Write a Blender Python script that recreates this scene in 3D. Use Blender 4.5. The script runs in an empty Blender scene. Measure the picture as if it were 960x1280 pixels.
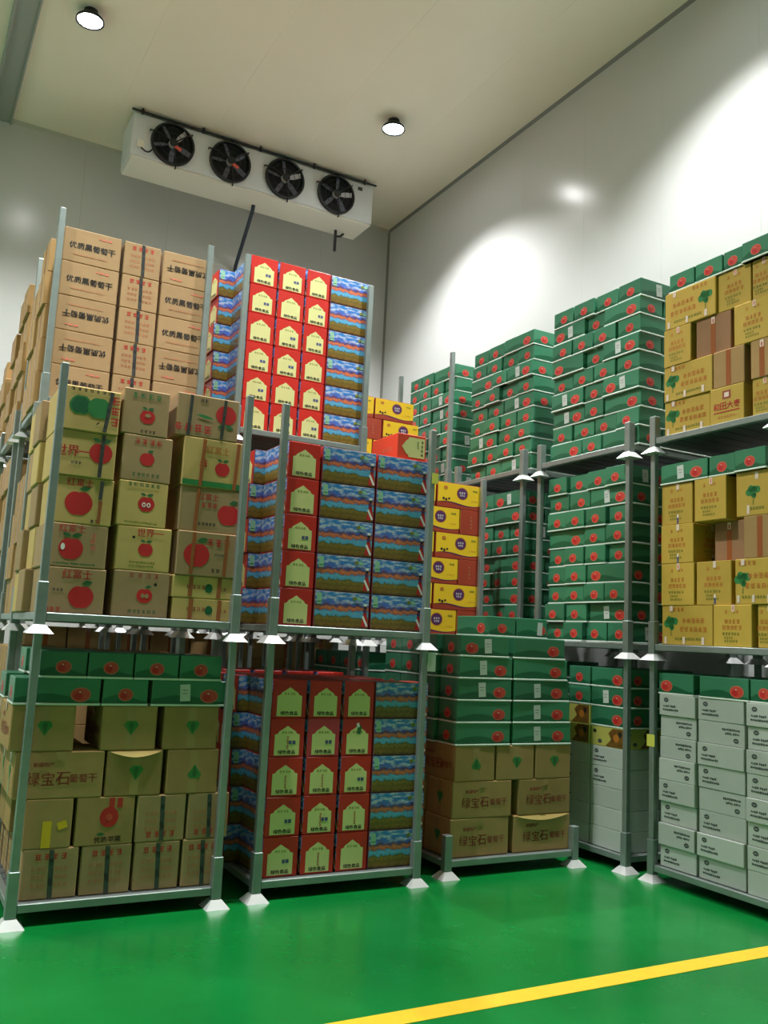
import bpy, math, random
from mathutils import Matrix, Vector
random.seed(7)
SC = bpy.context.scene
COL = SC.collection
# ------------------------------------------------------------------ camera
F_PX, YAW, PITCH, ROLL = 1123.2, math.radians(28.478), math.radians(8.086), math.radians(2.763)
fw = Vector((math.sin(YAW)*math.cos(PITCH), math.cos(YAW)*math.cos(PITCH), math.sin(PITCH)))
ri = Vector((math.cos(YAW), -math.sin(YAW), 0)); up = ri.cross(fw)
RR = math.cos(ROLL)*ri + math.sin(ROLL)*up; UU = -math.sin(ROLL)*ri + math.cos(ROLL)*up
cd = bpy.data.cameras.new('camera'); cam = bpy.data.objects.new('camera', cd); COL.objects.link(cam)
cd.sensor_fit = 'VERTICAL'; cd.sensor_height = 36; cd.lens = 36*F_PX/1280; cd.clip_end = 100
m3 = Matrix((RR, UU, -fw)).transposed()
cam.matrix_world = Matrix.Translation((0, 0, 1.6)) @ m3.to_4x4()
SC.camera = cam
# ------------------------------------------------------------------ world, exposure
wd = bpy.data.worlds.new('world'); SC.world = wd; wd.use_nodes = True
wd.node_tree.nodes['Background'].inputs[0].default_value = (.75, .85, .8, 1)
wd.node_tree.nodes['Background'].inputs[1].default_value = .02
vs = SC.view_settings
vs.view_transform = 'Standard'; vs.look = 'None'; vs.exposure = 0.22; vs.gamma = 1; vs.use_curve_mapping = False
LAMP_W, LAMP_EMIT = 1150.0, 60.0
LAMP_CONE, LAMP_BLEND = 122, .6
ROOM = dict(x0=-5.2, x1=6.25, y0=-3.6, y1=11.78, z=7.94)

# ------------------------------------------------------------------ materials
MATS = {}
def srgb(c):
    return tuple((v/12.92 if v <= .04045 else ((v+.055)/1.055)**2.4) for v in [x/255 for x in c]) + (1,)
def mat(name, rgb, rough=.6, metal=0, var=.0, noise=0, nscale=8, spec=.5, stretch=None, bump=0, coat=0):
    if name in MATS: return MATS[name]
    m = bpy.data.materials.new(name); m.use_nodes = True; nt = m.node_tree; N = nt.nodes; L = nt.links
    b = N['Principled BSDF']; b.inputs['Roughness'].default_value = rough; b.inputs['Metallic'].default_value = metal
    b.inputs['Specular IOR Level'].default_value = spec
    if coat: b.inputs['Coat Weight'].default_value = coat; b.inputs['Coat Roughness'].default_value = .12
    c = srgb(rgb); b.inputs['Base Color'].default_value = c
    src = None
    if noise or bump:
        tc = N.new('ShaderNodeTexCoord'); mp = N.new('ShaderNodeMapping'); nz = N.new('ShaderNodeTexNoise')
        nz.inputs['Scale'].default_value = nscale; nz.inputs['Detail'].default_value = 5
        if stretch: mp.inputs['Scale'].default_value = stretch
        L.new(tc.outputs['Object'], mp.inputs[0]); L.new(mp.outputs[0], nz.inputs[0])
        if noise:
            mr = N.new('ShaderNodeMapRange'); mr.inputs[1].default_value = .25; mr.inputs[2].default_value = .75
            mr.inputs[3].default_value = 1-noise; mr.inputs[4].default_value = 1+noise
            L.new(nz.outputs[0], mr.inputs[0]); src = mr.outputs[0]
        if bump:
            bp = N.new('ShaderNodeBump'); bp.inputs['Strength'].default_value = bump; bp.inputs['Distance'].default_value = .01
            L.new(nz.outputs[0], bp.inputs['Height']); L.new(bp.outputs[0], b.inputs['Normal'])
    if var:
        oi = N.new('ShaderNodeObjectInfo'); mr = N.new('ShaderNodeMapRange')
        mr.inputs[3].default_value = 1-var; mr.inputs[4].default_value = 1+var
        L.new(oi.outputs['Random'], mr.inputs[0])
        if src:
            mu = N.new('ShaderNodeMath'); mu.operation = 'MULTIPLY'; L.new(src, mu.inputs[0]); L.new(mr.outputs[0], mu.inputs[1]); src = mu.outputs[0]
        else: src = mr.outputs[0]
    if src:
        hv = N.new('ShaderNodeHueSaturation'); hv.inputs['Color'].default_value = c; L.new(src, hv.inputs['Value'])
        L.new(hv.outputs[0], b.inputs['Base Color'])
    MATS[name] = m; return m

def ramp(N, stops, interp='LINEAR'):
    r = N.new('ShaderNodeValToRGB'); r.color_ramp.interpolation = interp
    e = r.color_ramp.elements
    while len(e) > 1: e.remove(e[-1])
    e[0].position = stops[0][0]; e[0].color = srgb(stops[0][1])
    for p, c in stops[1:]:
        x = e.new(p); x.color = srgb(c)
    return r
def math_node(nt, op, a, b=None):
    n = nt.nodes.new('ShaderNodeMath'); n.operation = op
    for i, v in enumerate((a, b)):
        if v is None: continue
        if isinstance(v, (int, float)): n.inputs[i].default_value = v
        else: nt.links.new(v, n.inputs[i])
    return n.outputs[0]

def landscape_mat():                       # printed mountain lake scene, laid out on the face's own UV
    m = bpy.data.materials.new('landscape_print'); m.use_nodes = True; nt = m.node_tree; N = nt.nodes; L = nt.links
    b = N['Principled BSDF']; b.inputs['Roughness'].default_value = .33
    uv = N.new('ShaderNodeUVMap'); oi = N.new('ShaderNodeObjectInfo')
    sx = N.new('ShaderNodeSeparateXYZ'); L.new(uv.outputs[0], sx.inputs[0])
    def noise(scale, sc, det=5):
        mp = N.new('ShaderNodeMapping'); mp.inputs['Scale'].default_value = sc; L.new(uv.outputs[0], mp.inputs[0])
        nz = N.new('ShaderNodeTexNoise'); nz.inputs['Scale'].default_value = scale; nz.inputs['Detail'].default_value = det
        L.new(mp.outputs[0], nz.inputs[0]); return nz.outputs[0]
    n1 = noise(3, (4, 1.6, 1), 8); n2 = noise(9, (2.2, 1.5, 1)); n3 = noise(4, (1.5, 2.6, 1))
    v = math_node(nt, 'ADD', sx.outputs[1], math_node(nt, 'MULTIPLY', math_node(nt, 'SUBTRACT', n1, .5), .24))
    rp = ramp(N, [(0, (92, 70, 30)), (.08, (140, 108, 44)), (.17, (118, 98, 40)), (.25, (146, 122, 52)), (.31, (92, 104, 60)), (.335, (84, 168, 214)), (.43, (112, 190, 226)), (.465, (70, 140, 204)),
                  (.49, (204, 102, 66)), (.55, (232, 132, 84)), (.60, (160, 96, 104)), (.63, (66, 58, 132)), (.68, (96, 112, 206)), (.80, (58, 134, 220)), (1, (52, 140, 216))])
    L.new(v, rp.inputs[0])
    cl = ramp(N, [(0, (0, 0, 0)), (.46, (0, 0, 0)), (.60, (255, 255, 255))])
    L.new(n3, cl.inputs[0])
    skym = N.new('ShaderNodeMapRange'); skym.inputs[1].default_value = .62; skym.inputs[2].default_value = .75; L.new(v, skym.inputs[0])
    fac = math_node(nt, 'MULTIPLY', math_node(nt, 'MULTIPLY', cl.outputs[0], skym.outputs[0]), .95)
    mx = N.new('ShaderNodeMix'); mx.data_type = 'RGBA'; L.new(fac, mx.inputs[0]); L.new(rp.outputs[0], mx.inputs[6]); mx.inputs[7].default_value = srgb((214, 224, 240))
    sp = ramp(N, [(0, (80, 80, 80)), (.35, (150, 150, 150)), (.65, (255, 255, 255))]); L.new(n2, sp.inputs[0])
    m2 = N.new('ShaderNodeMix'); m2.data_type = 'RGBA'; m2.blend_type = 'MULTIPLY'; m2.inputs[0].default_value = .3
    L.new(mx.outputs[2], m2.inputs[6]); L.new(sp.outputs[0], m2.inputs[7]); L.new(m2.outputs[2], b.inputs['Base Color'])
    MATS['landscape'] = m; return m

def green_mat():                           # printed green lid: darker hill shapes across the lower half of each face
    m = bpy.data.materials.new('green_print'); m.use_nodes = True; nt = m.node_tree; N = nt.nodes; L = nt.links
    b = N['Principled BSDF']; b.inputs['Roughness'].default_value = .36
    uv = N.new('ShaderNodeUVMap'); oi = N.new('ShaderNodeObjectInfo')
    sx = N.new('ShaderNodeSeparateXYZ'); L.new(uv.outputs[0], sx.inputs[0])
    w1 = math_node(nt, 'MULTIPLY', math_node(nt, 'SINE', math_node(nt, 'ADD', math_node(nt, 'MULTIPLY', sx.outputs[0], 5.2), -.4)), .13)
    lvl = math_node(nt, 'SUBTRACT', sx.outputs[1], math_node(nt, 'ADD', w1, .30))
    mr = N.new('ShaderNodeMapRange'); mr.inputs[1].default_value = -.03; mr.inputs[2].default_value = .03; L.new(lvl, mr.inputs[0])
    mx = N.new('ShaderNodeMix'); mx.data_type = 'RGBA'; L.new(mr.outputs[0], mx.inputs[0])
    mx.inputs[6].default_value = srgb((30, 98, 66)); mx.inputs[7].default_value = srgb((62, 132, 98))
    hv = N.new('ShaderNodeHueSaturation'); L.new(mx.outputs[2], hv.inputs['Color'])
    vr = N.new('ShaderNodeMapRange'); vr.inputs[3].default_value = .82; vr.inputs[4].default_value = 1.15; L.new(oi.outputs['Random'], vr.inputs[0])
    L.new(vr.outputs[0], hv.inputs['Value']); L.new(hv.outputs[0], b.inputs['Base Color'])
    MATS['green'] = m; return m

def floor_mat():
    m = bpy.data.materials.new('green_epoxy'); m.use_nodes = True; nt = m.node_tree; N = nt.nodes; L = nt.links
    b = N['Principled BSDF']; tc = N.new('ShaderNodeTexCoord')
    nz = N.new('ShaderNodeTexNoise'); nz.inputs['Scale'].default_value = 1.3; nz.inputs['Detail'].default_value = 6; L.new(tc.outputs['Object'], nz.inputs[0])
    r = ramp(N, [(.3, (8, 112, 46)), (.55, (12, 124, 52)), (.75, (24, 132, 60))]); L.new(nz.outputs[0], r.inputs[0]); L.new(r.outputs[0], b.inputs['Base Color'])
    n2 = N.new('ShaderNodeTexNoise'); n2.inputs['Scale'].default_value = 5; n2.inputs['Detail'].default_value = 6; L.new(tc.outputs['Object'], n2.inputs[0])
    mr = N.new('ShaderNodeMapRange'); mr.inputs[3].default_value = .13; mr.inputs[4].default_value = .34; L.new(n2.outputs[0], mr.inputs[0]); L.new(mr.outputs[0], b.inputs['Roughness'])
    bp = N.new('ShaderNodeBump'); bp.inputs['Strength'].default_value = .05; bp.inputs['Distance'].default_value = .02; L.new(n2.outputs[0], bp.inputs['Height']); L.new(bp.outputs[0], b.inputs['Normal'])
    MATS['floor'] = m; return m
landscape_mat(); green_mat(); floor_mat()
def emis(name, rgb, s):
    m = bpy.data.materials.new(name); m.use_nodes = True; b = m.node_tree.nodes['Principled BSDF']
    b.inputs['Base Color'].default_value = srgb(rgb); b.inputs['Emission Color'].default_value = srgb(rgb); b.inputs['Emission Strength'].default_value = s
    MATS[name] = m; return m

mat('wall', (205, 207, 205), .22, noise=.02, nscale=.6, spec=.5)
mat('ceiling', (244, 235, 216), .42, noise=.025, nscale=.8)
mat('trim', (128, 130, 126), .5)
mat('trim_pale', (190, 188, 178), .5)
mat('band', (150, 156, 150), .45)
mat('line', (252, 206, 52), .4, noise=.06, nscale=14)
mat('steel', (150, 162, 158), .42, metal=.55, var=.06, noise=.10, nscale=9)
mat('foot', (226, 228, 226), .38, metal=.3, var=.06)
mat('deck', (96, 102, 100), .55, metal=.3)
mat('kraft', (174, 140, 92), .78, var=.09, noise=.05, nscale=10, spec=.25)
mat('kraft_pink', (174, 144, 104), .78, var=.06, noise=.05, nscale=10, spec=.25)
mat('kraft_yel', (200, 172, 106), .7, var=.09, noise=.05, nscale=9, spec=.3)
mat('kraft_grey', (168, 140, 102), .78, var=.07, noise=.05, nscale=9, spec=.25)
mat('kraft_brown', (158, 120, 88), .8, var=.06, noise=.05, nscale=9, spec=.25)
mat('date_yel', (194, 162, 66), .5, var=.07, noise=.04, nscale=9)
mat('red_card', (206, 46, 36), .36, var=.06)
mat('edge_wine', (104, 62, 84), .4)
mat('red_pink', (206, 60, 78), .36)
mat('red_brown', (168, 66, 44), .42, var=.06, noise=.08, nscale=8)
mat('orange', (226, 74, 48), .4)
mat('white_card', (188, 195, 188), .6, var=.06, noise=.02, nscale=6)
mat('fruit_yel', (196, 190, 96), .5, var=.05)
mat('rim_white', (226, 236, 226), .5)
mat('ink_black', (34, 32, 30), .6); mat('ink_red', (196, 52, 42), .6); mat('ink_brown', (156, 72, 50), .65)
mat('ink_apple', (200, 36, 38), .5); mat('ink_green', (40, 126, 62), .6); mat('ink_leaf', (46, 104, 56), .6)
mat('ink_deepgreen', (12, 96, 56), .6)
mat('ink_gem', (60, 134, 66), .65); mat('ink_faint', (190, 124, 84), .7); mat('ink_pink', (226, 120, 100), .6)
mat('ink_grey', (70, 80, 76), .6); mat('ink_olive', (124, 132, 44), .6); mat('ink_orange', (192, 118, 40), .6)
mat('ink_blue', (74, 86, 130), .6); mat('ink_purple', (86, 44, 92), .5); mat('ink_brownfruit', (122, 84, 30), .5, noise=.5, nscale=30)
mat('cream', (222, 222, 150), .5); mat('tape_dark', (72, 74, 72), .25, noise=.35, nscale=40); mat('tape_brown', (160, 92, 52), .25)
mat('tape_clear', (176, 146, 96), .2); mat('tape_yellow', (238, 190, 40), .4); mat('tag_pale', (228, 208, 190), .5)
mat('sticker', (206, 214, 208), .55); mat('sticker_mint', (150, 200, 170), .5); mat('sticker_yellow', (228, 226, 100), .5)
mat('oval_red', (212, 74, 60), .4); mat('oval_ring', (222, 122, 98), .4); mat('white_ink', (240, 240, 236), .5)
mat('h_yellow', (240, 200, 44), .35); mat('hole', (24, 20, 16), .9)
mat('evap', (226, 230, 232), .35); mat('evap_tray', (232, 228, 214), .4); mat('black_metal', (30, 32, 36), .45); mat('blade', (104, 106, 122), .4)
mat('blade_light', (196, 196, 196), .4); mat('pipe', (52, 60, 78), .5); mat('fan_dark', (14, 15, 19), .8); mat('sticker_red', (226, 96, 78), .5)
mat('dark_back', (20, 22, 24), .9)
emis('lamp_glow', (255, 255, 255), LAMP_EMIT)

# ------------------------------------------------------------------ object helpers
def link(name, me, parent=None, loc=(0, 0, 0)):
    o = bpy.data.objects.new(name, me); COL.objects.link(o); o.location = loc
    if parent is not None: o.parent = parent
    return o
USED = {}
def tag(o, label, cat, group=None, kind=None):
    o['label'] = label; o['category'] = cat
    if group: o['group'] = group
    if kind: o['kind'] = kind
    return o
def mesh(name, V, Fs, mats, mi=None, uvs=None, smooth=False):
    me = bpy.data.meshes.new(name); me.from_pydata(V, [], Fs)
    for m in mats: me.materials.append(m)
    if mi: me.polygons.foreach_set('material_index', mi)
    if uvs:
        l = me.uv_layers.new(name='UVMap')
        k = 0
        for p, f in zip(me.polygons, uvs):
            for j in range(p.loop_total): l.data[k].uv = f[j]; k += 1
    if smooth: me.polygons.foreach_set('use_smooth', [True]*len(me.polygons))
    me.update(); return me

def box_geo(x0, x1, y0, y1, z0, z1):
    V = [(x, y, z) for z in (z0, z1) for y in (y0, y1) for x in (x0, x1)]
    Fs = [(0, 1, 5, 4), (3, 2, 6, 7), (2, 0, 4, 6), (1, 3, 7, 5), (4, 5, 7, 6), (2, 3, 1, 0)]
    return V, Fs
def merge(geos):
    V, Fs = [], []
    for v, f in geos:
        n = len(V); V += v; Fs += [tuple(i+n for i in q) for q in f]
    return V, Fs
def cyl_geo(p0, p1, r0, r1=None, n=12, cap=True):
    r1 = r0 if r1 is None else r1
    p0, p1 = Vector(p0), Vector(p1); d = (p1-p0).normalized()
    a = d.orthogonal().normalized(); b = d.cross(a); V = []
    for p, r in ((p0, r0), (p1, r1)):
        for i in range(n):
            t = 2*math.pi*i/n; V.append(tuple(p + a*r*math.cos(t) + b*r*math.sin(t)))
    Fs = [(i, (i+1) % n, n+(i+1) % n, n+i) for i in range(n)]
    if cap: Fs += [tuple(range(n-1, -1, -1)), tuple(range(n, 2*n))]
    return V, Fs
def tube_geo(pts, r, n=8):
    g = []
    for a, b in zip(pts, pts[1:]): g.append(cyl_geo(a, b, r, n=n))
    return merge(g)

# bevelled carton body: each of the six faces carries its own 0..1 UV and material
RB = {}
def rbox(w, d, h, mats, b=.004, key=''):
    k = (round(w, 3), round(d, 3), round(h, 3), key, b)
    if k in RB: return RB[k]
    X, Y = w/2, d/2; V = []; idx = {}; 
    def vid(p):
        q = tuple(round(c, 5) for c in p)
        if q not in idx: idx[q] = len(V); V.append(q)
        return idx[q]
    def P(sx, sy, sz, ax):            # corner point lying on the face of axis ax
        c = [sx*(X-b), sy*(Y-b), (h-b if sz > 0 else b)]
        if ax == 0: c[0] = sx*X
        if ax == 1: c[1] = sy*Y
        if ax == 2: c[2] = h if sz > 0 else 0
        return vid(c)
    Fs, mi, uv = [], [], []
    U = [(0, 0), (1, 0), (1, 1), (0, 1)]
    def add(f, m, u=None): Fs.append(f); mi.append(m); uv.append(u or [(.5, .99)]*len(f))
    add([P(-1, -1, -1, 1), P(1, -1, -1, 1), P(1, -1, 1, 1), P(-1, -1, 1, 1)], 0, U)
    add([P(1, 1, -1, 1), P(-1, 1, -1, 1), P(-1, 1, 1, 1), P(1, 1, 1, 1)], 1, U)
    add([P(-1, 1, -1, 0), P(-1, -1, -1, 0), P(-1, -1, 1, 0), P(-1, 1, 1, 0)], 2, U)
    add([P(1, -1, -1, 0), P(1, 1, -1, 0), P(1, 1, 1, 0), P(1, -1, 1, 0)], 3, U)
    add([P(-1, -1, 1, 2), P(1, -1, 1, 2), P(1, 1, 1, 2), P(-1, 1, 1, 2)], 4, [(.5, .9)]*4)
    add([P(-1, 1, -1, 2), P(1, 1, -1, 2), P(1, -1, -1, 2), P(-1, -1, -1, 2)], 5, [(.5, .9)]*4)
    for sy in (-1, 1):
        for sz in (-1, 1):
            q = [P(-1, sy, sz, 1), P(1, sy, sz, 1), P(1, sy, sz, 2), P(-1, sy, sz, 2)]
            add(q if sy*sz < 0 else q[::-1], 6)
    for sx in (-1, 1):
        for sz in (-1, 1):
            q = [P(sx, -1, sz, 0), P(sx, 1, sz, 0), P(sx, 1, sz, 2), P(sx, -1, sz, 2)]
            add(q if sx*sz > 0 else q[::-1], 6)
        for sy in (-1, 1):
            q = [P(sx, sy, -1, 0), P(sx, sy, 1, 0), P(sx, sy, 1, 1), P(sx, sy, -1, 1)]
            add(q if sx*sy < 0 else q[::-1], 6)
            for sz in (-1, 1): add([P(sx, sy, sz, 0), P(sx, sy, sz, 1), P(sx, sy, sz, 2)] if sx*sy*sz < 0 else [P(sx, sy, sz, 0), P(sx, sy, sz, 2), P(sx, sy, sz, 1)], 6)
    me = mesh('carton_body', V, Fs, mats, mi, uv); RB[k] = me; return me

# flat print: polygons in face coordinates (u right, v up, from the face centre)
TXT = {}
def text_geo(s, height, bold=.0):
    k = (s, bold)
    if k not in TXT:
        c = bpy.data.curves.new('lettering', 'FONT'); c.body = s; c.size = 1; c.resolution_u = 1
        c.align_x = 'CENTER'
        o = bpy.data.objects.new('lettering', c); COL.objects.link(o); bpy.context.view_layer.update()
        me = bpy.data.meshes.new_from_object(o.evaluated_get(bpy.context.evaluated_depsgraph_get()))
        V = [(v.co.x, v.co.y) for v in me.vertices]; Fs = [tuple(p.vertices) for p in me.polygons]
        bpy.data.objects.remove(o); bpy.data.curves.remove(c); bpy.data.meshes.remove(me)
        xs = [p[0] for p in V]; ys = [p[1] for p in V]
        cx, cy = (min(xs)+max(xs))/2, (min(ys)+max(ys))/2; hh = max(ys)-min(ys)
        V = [((x-cx)/hh, (y-cy)/hh) for x, y in V]
        if bold:
            n = len(V); V = [(x-bold, y) for x, y in V] + [(x+bold, y+bold*.5) for x, y in V]; Fs = Fs + [tuple(i+n for i in f) for f in Fs]
        TXT[k] = (V, Fs)
    V, Fs = TXT[k]
    return [(x*height, y*height) for x, y in V], Fs
def chars(mn, s, height, u, v, bold=.02, rot=0):     # a printed word, one part for each large character
    n = len(s); c, q = math.cos(rot), math.sin(rot); out = {}
    for i, ch in enumerate(s):
        o = (i-(n-1)/2)*height*1.12
        V, Fs = text_geo(ch, height, bold) if ch != '一' else text_geo(ch, height*.12, .0)
        out[f'character#{s}{i}'] = [(mn, ([(u + c*(x+o) - q*y, v + q*(x+o) + c*y) for x, y in V], Fs))]
    return out
def shift(g, u, v, rot=0, sx=1):
    V, Fs = g; c, s = math.cos(rot), math.sin(rot)
    return [(u + c*x*sx - s*y, v + s*x*sx + c*y) for x, y in V], Fs
def poly(pts): return list(pts), [tuple(range(len(pts)))]
def rect(u, v, w, h, rot=0):
    return shift(poly([(-w/2, -h/2), (w/2, -h/2), (w/2, h/2), (-w/2, h/2)]), u, v, rot)
def disc(u, v, a, b=None, n=20):
    b = b or a
    return poly([(u + a*math.cos(2*math.pi*i/n), v + b*math.sin(2*math.pi*i/n)) for i in range(n)])
def gm(gs):
    V, Fs = [], []
    for v, f in gs:
        n = len(V); V += v; Fs += [tuple(i+n for i in q) for q in f]
    return V, Fs
def glyphs(u, v, n, s, seed, gap=1.18, vert=False):      # n small printed characters too fine to read
    r = random.Random(seed); gs = []
    for i in range(n):
        o = (i-(n-1)/2)*s*gap; cu, cv = (u, v-o) if vert else (u+o, v)
        for k in range(3): gs.append(rect(cu, cv+(k-1)*s*.36+r.uniform(-.04, .04)*s, s*r.uniform(.6, .98), s*.15))
        for k in range(2): gs.append(rect(cu+r.uniform(-.36, .36)*s, cv+r.uniform(-.1, .1)*s, s*.15, s*r.uniform(.6, .98)))
    return gm(gs)
def line_text(u, v, w, h, seed):                         # a printed line of latin text, word by word
    r = random.Random(seed); gs = []; x = u-w/2
    while x < u+w/2-.01:
        l = r.uniform(.5, 1)*h*.9
        gs.append(rect(x+l/2, v+r.uniform(-.12, .12)*h, l, h*r.uniform(.55, 1))); x += l+h*.22*(1 if r.random() > .18 else 3)
    return gm(gs)
def apple(u, v, r, rot=0):
    pts = []
    for i in range(28):
        t = 2*math.pi*i/28; k = 1 - .16*math.exp(-((t-math.pi/2)/.32)**2) - .10*math.exp(-((t-3*math.pi/2)/.3)**2)
        w = 1.04 - .10*max(0, -math.sin(t))
        pts.append((r*k*w*math.cos(t), r*k*math.sin(t)*1.0))
    return shift(poly(pts), u, v, rot)
def leaf(u, v, l, w, rot):
    pts = [(l*(i/8-.5), w/2*math.sin(math.pi*i/8)) for i in range(9)] + [(l*(i/8-.5), -w/2*math.sin(math.pi*i/8)) for i in range(7, 0, -1)]
    return shift(poly(pts), u, v, rot)
DM = {}
def decal(key, face, w, d, h, layers, e0=.0011):
    # layers: list of (material name, geometry). one mesh, later layers lie over earlier ones
    k = (key, face, round(w, 3), round(d, 3), round(h, 3))
    if k in DM: return DM[k]
    V, Fs, mi, names = [], [], [], []
    for i, (mn, (v2, f2)) in enumerate(layers):
        e = e0 + i*.0004; n = len(V)
        for (u, v) in v2:
            z = v + h/2
            if face == 'front': V.append((u, -d/2-e, z))
            elif face == 'left': V.append((-w/2-e, -u, z))
            else: V.append((w/2+e, u, z))
        if mn not in names: names.append(mn)
        for f in f2: Fs.append(tuple(j+n for j in f)); mi.append(names.index(mn))
    me = mesh(key, V, Fs, [MATS[x] for x in names], mi); DM[k] = me; return me

# ------------------------------------------------------------------ art for each kind of carton
# every art function returns {part name: [(material, geometry), ...]} for one face of width w and height h
def art_green(w, h, lng, o):
    out = {}; s = -1 if o.get('mirror') else 1
    u = s*w*.27 if lng else o.get('du', 0)
    a, b = (.056, .040) if lng else (.043, .036)
    v = -h*.10 if lng else -h*.08
    out['fruit_emblem'] = [('oval_ring', disc(u, v, a, b)), ('oval_red', disc(u, v, a*.92, b*.9)), ('ink_apple', disc(u-a*.25, v-b*.2, a*.45, b*.5)), ('white_ink', disc(u-a*.1, v+b*.35, a*.08, b*.1, 8))]
    if lng and o.get('sticker'):
        su = -s*w*.06*o.get('sp', 1)
        out['shipping_sticker'] = [('sticker', rect(su, .004, .062, h*.66, .06)), ('ink_grey', shift(line_text(0, .02, .04, .006, 3), su, 0)), ('ink_grey', shift(line_text(0, 0, .04, .005, 4), su, 0))]
    if not lng and o.get('sticker_s'):
        out['shipping_sticker'] = [('sticker', rect(.075, .0, .05, h*.66, -.05))]
    return out
def arch(cx, cy, w, h):
    hw = w/2; yb, ys, yt = -h*.5, h*.20, h*.5
    r = [(hw, yb), (hw, ys), (hw*.78, ys+.03*h), (hw*.66, ys+.11*h), (hw*.36, ys+.19*h), (0, yt)]
    pts = r + [(-x, y) for x, y in r[::-1][1:]]
    return shift(poly(pts), cx, cy)
def art_red(w, h, lng, o):
    out = {}
    if lng:
        u = w/2-.030
        out['costume_print'] = [('ink_apple', poly([(u-.028, -h*.44), (u-.012, -h*.02), (u+.012, -h*.02), (u+.026, -h*.44)])),
            ('white_ink', poly([(u-.024, -h*.16), (u-.012, -h*.12), (u+.024, -h*.40), (u+.012, -h*.44)])),
            ('ink_black', disc(u, h*.09, .012, .014, 10)), ('white_ink', rect(u, h*.17, .022, .016)), ('ink_purple', rect(u-.004, h*.0, .024, h*.10, .2))]
        out['leaf_emblem'] = [('ink_olive', leaf(u-.08, h*.33, .05, .025, .4)), ('sticker_mint', leaf(u-.05, h*.33, .05, .025, -.3))]
        if o.get('mint'): out['mint_sticker'] = [('sticker_mint', rect(-w/2+.032, h*.28, .036, h*.30)), ('ink_green', rect(-w/2+.032, h*.2, .026, .006))]
    else:
        c = 'cream'
        L = [(c, arch(o.get('du', 0), -h*.07, w*.72, h*.76)), ('ink_olive', glyphs(o.get('du', 0), h*.135, 4, .015, 5, 1.3)),
             ('ink_black', shift(text_geo('绿色食品', .025, .05), o.get('du', 0), -h*.37, 0, 1.1))]
        if o.get('stamp'): L += [('ink_blue', rect(.035, -h*.12, .045, .022)), ('cream', rect(.034, -h*.12, .004, .022))]
        if o.get('mark'): L += [('ink_red', glyphs(.005, -h*.13, 5, .014, 11, 1.2, True))]
        if o.get('scuff'): L += [('ink_leaf', rect(.01, h*.2, .028, .055, -.2)), ('white_ink', rect(.0, h*.32, .02, .028, .3))]
        out['arched_label'] = L
    return out
def art_gem(w, h, lng, o):
    if lng:
        return {**chars('ink_brown', '绿宝石', .070, -w*.12, -h*.08), **chars('ink_brown', '葡萄干', .046, w*.27, -h*.08),
                'lettering': [('ink_brown', shift(text_geo('新疆特产', .026, .03), -w*.18, h*.22))],
                'tape': [('tape_clear', rect(-.0, h*.5-.022, .05, .040))]}
    s = -1 if o.get('inv') else 1
    g = [(-.042, .018), (-.026, .040), (.026, .040), (.042, .018), (0, -.042)]
    g = [(x, y*s) for x, y in g]
    return {'tape': [('tape_clear', rect(.004, 0, .05, h-.012))],
            'gem_print': [('ink_gem', shift(poly(g), .01, 0)), ('ink_leaf', shift(poly([(-.016, .018*s), (0, .036*s), (.016, .018*s), (0, -.036*s)]), .01, 0))]}
def art_tape(w, h, lng, o):
    if lng: return {'side_print': [('ink_faint', glyphs(0, 0, 5, .04, 8))]}
    s = -1 if o.get('inv') else 1
    return {'lettering': [('ink_faint', gm([glyphs(-w*.2, h*y, 3, .022, int(40+y*100)) for y in (-.22, -.06, .1)] + [glyphs(w*.2, h*y, 3, .022, int(60+y*100)) for y in (-.22, -.06, .1)])),
                          ('ink_red', glyphs(0, s*h*.34, 4, .034, 21, 1.3))],
            'tape': [('tape_dark', rect(.006, 0, .026, h-.010, .03)), ('ink_black', rect(.006, -h*.15, .02, h*.14, .2)), ('ink_black', rect(.004, h*.25, .02, h*.08, -.2))]}
def art_text(w, h, lng, o):
    if not lng: return art_tape(w, h, lng, o)
    r = math.pi if o.get('inv') else 0; s = -1 if r else 1
    return {**chars('ink_black', '优质黑葡萄干', .050, 0, 0, .04, r), 'lettering': [('ink_pink', shift(line_text(s*w*.22, 0, .10, .016, 2), 0, s*h*.33)), ('ink_faint', line_text(0, -s*h*.26, .26, .010, 5))]}
def art_yellowtape(w, h, lng, o):
    if lng: return {}
    return {'tape#1': [('tape_yellow', rect(-w*.02, -h*.22, .048, h*.54))], 'tape#2': [('tape_yellow', rect(w*.30, -.01, .05, .04, .3))]}
def art_invapple(w, h, lng, o):
    if lng: return {}
    return {'apple_print': [('ink_red', rect(.03, h*.36, .032, h*.24)), ('ink_red', rect(.075, h*.37, .03, h*.2)), ('ink_apple', disc(.02, .02, .052, .056)), ('ink_leaf', leaf(-.02, -.072, .05, .02, 0)), ('oval_red', disc(.02, .02, .018, .02))],
            **chars('ink_black', '优质苹果', .034, .02, -h*.39)}
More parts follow.
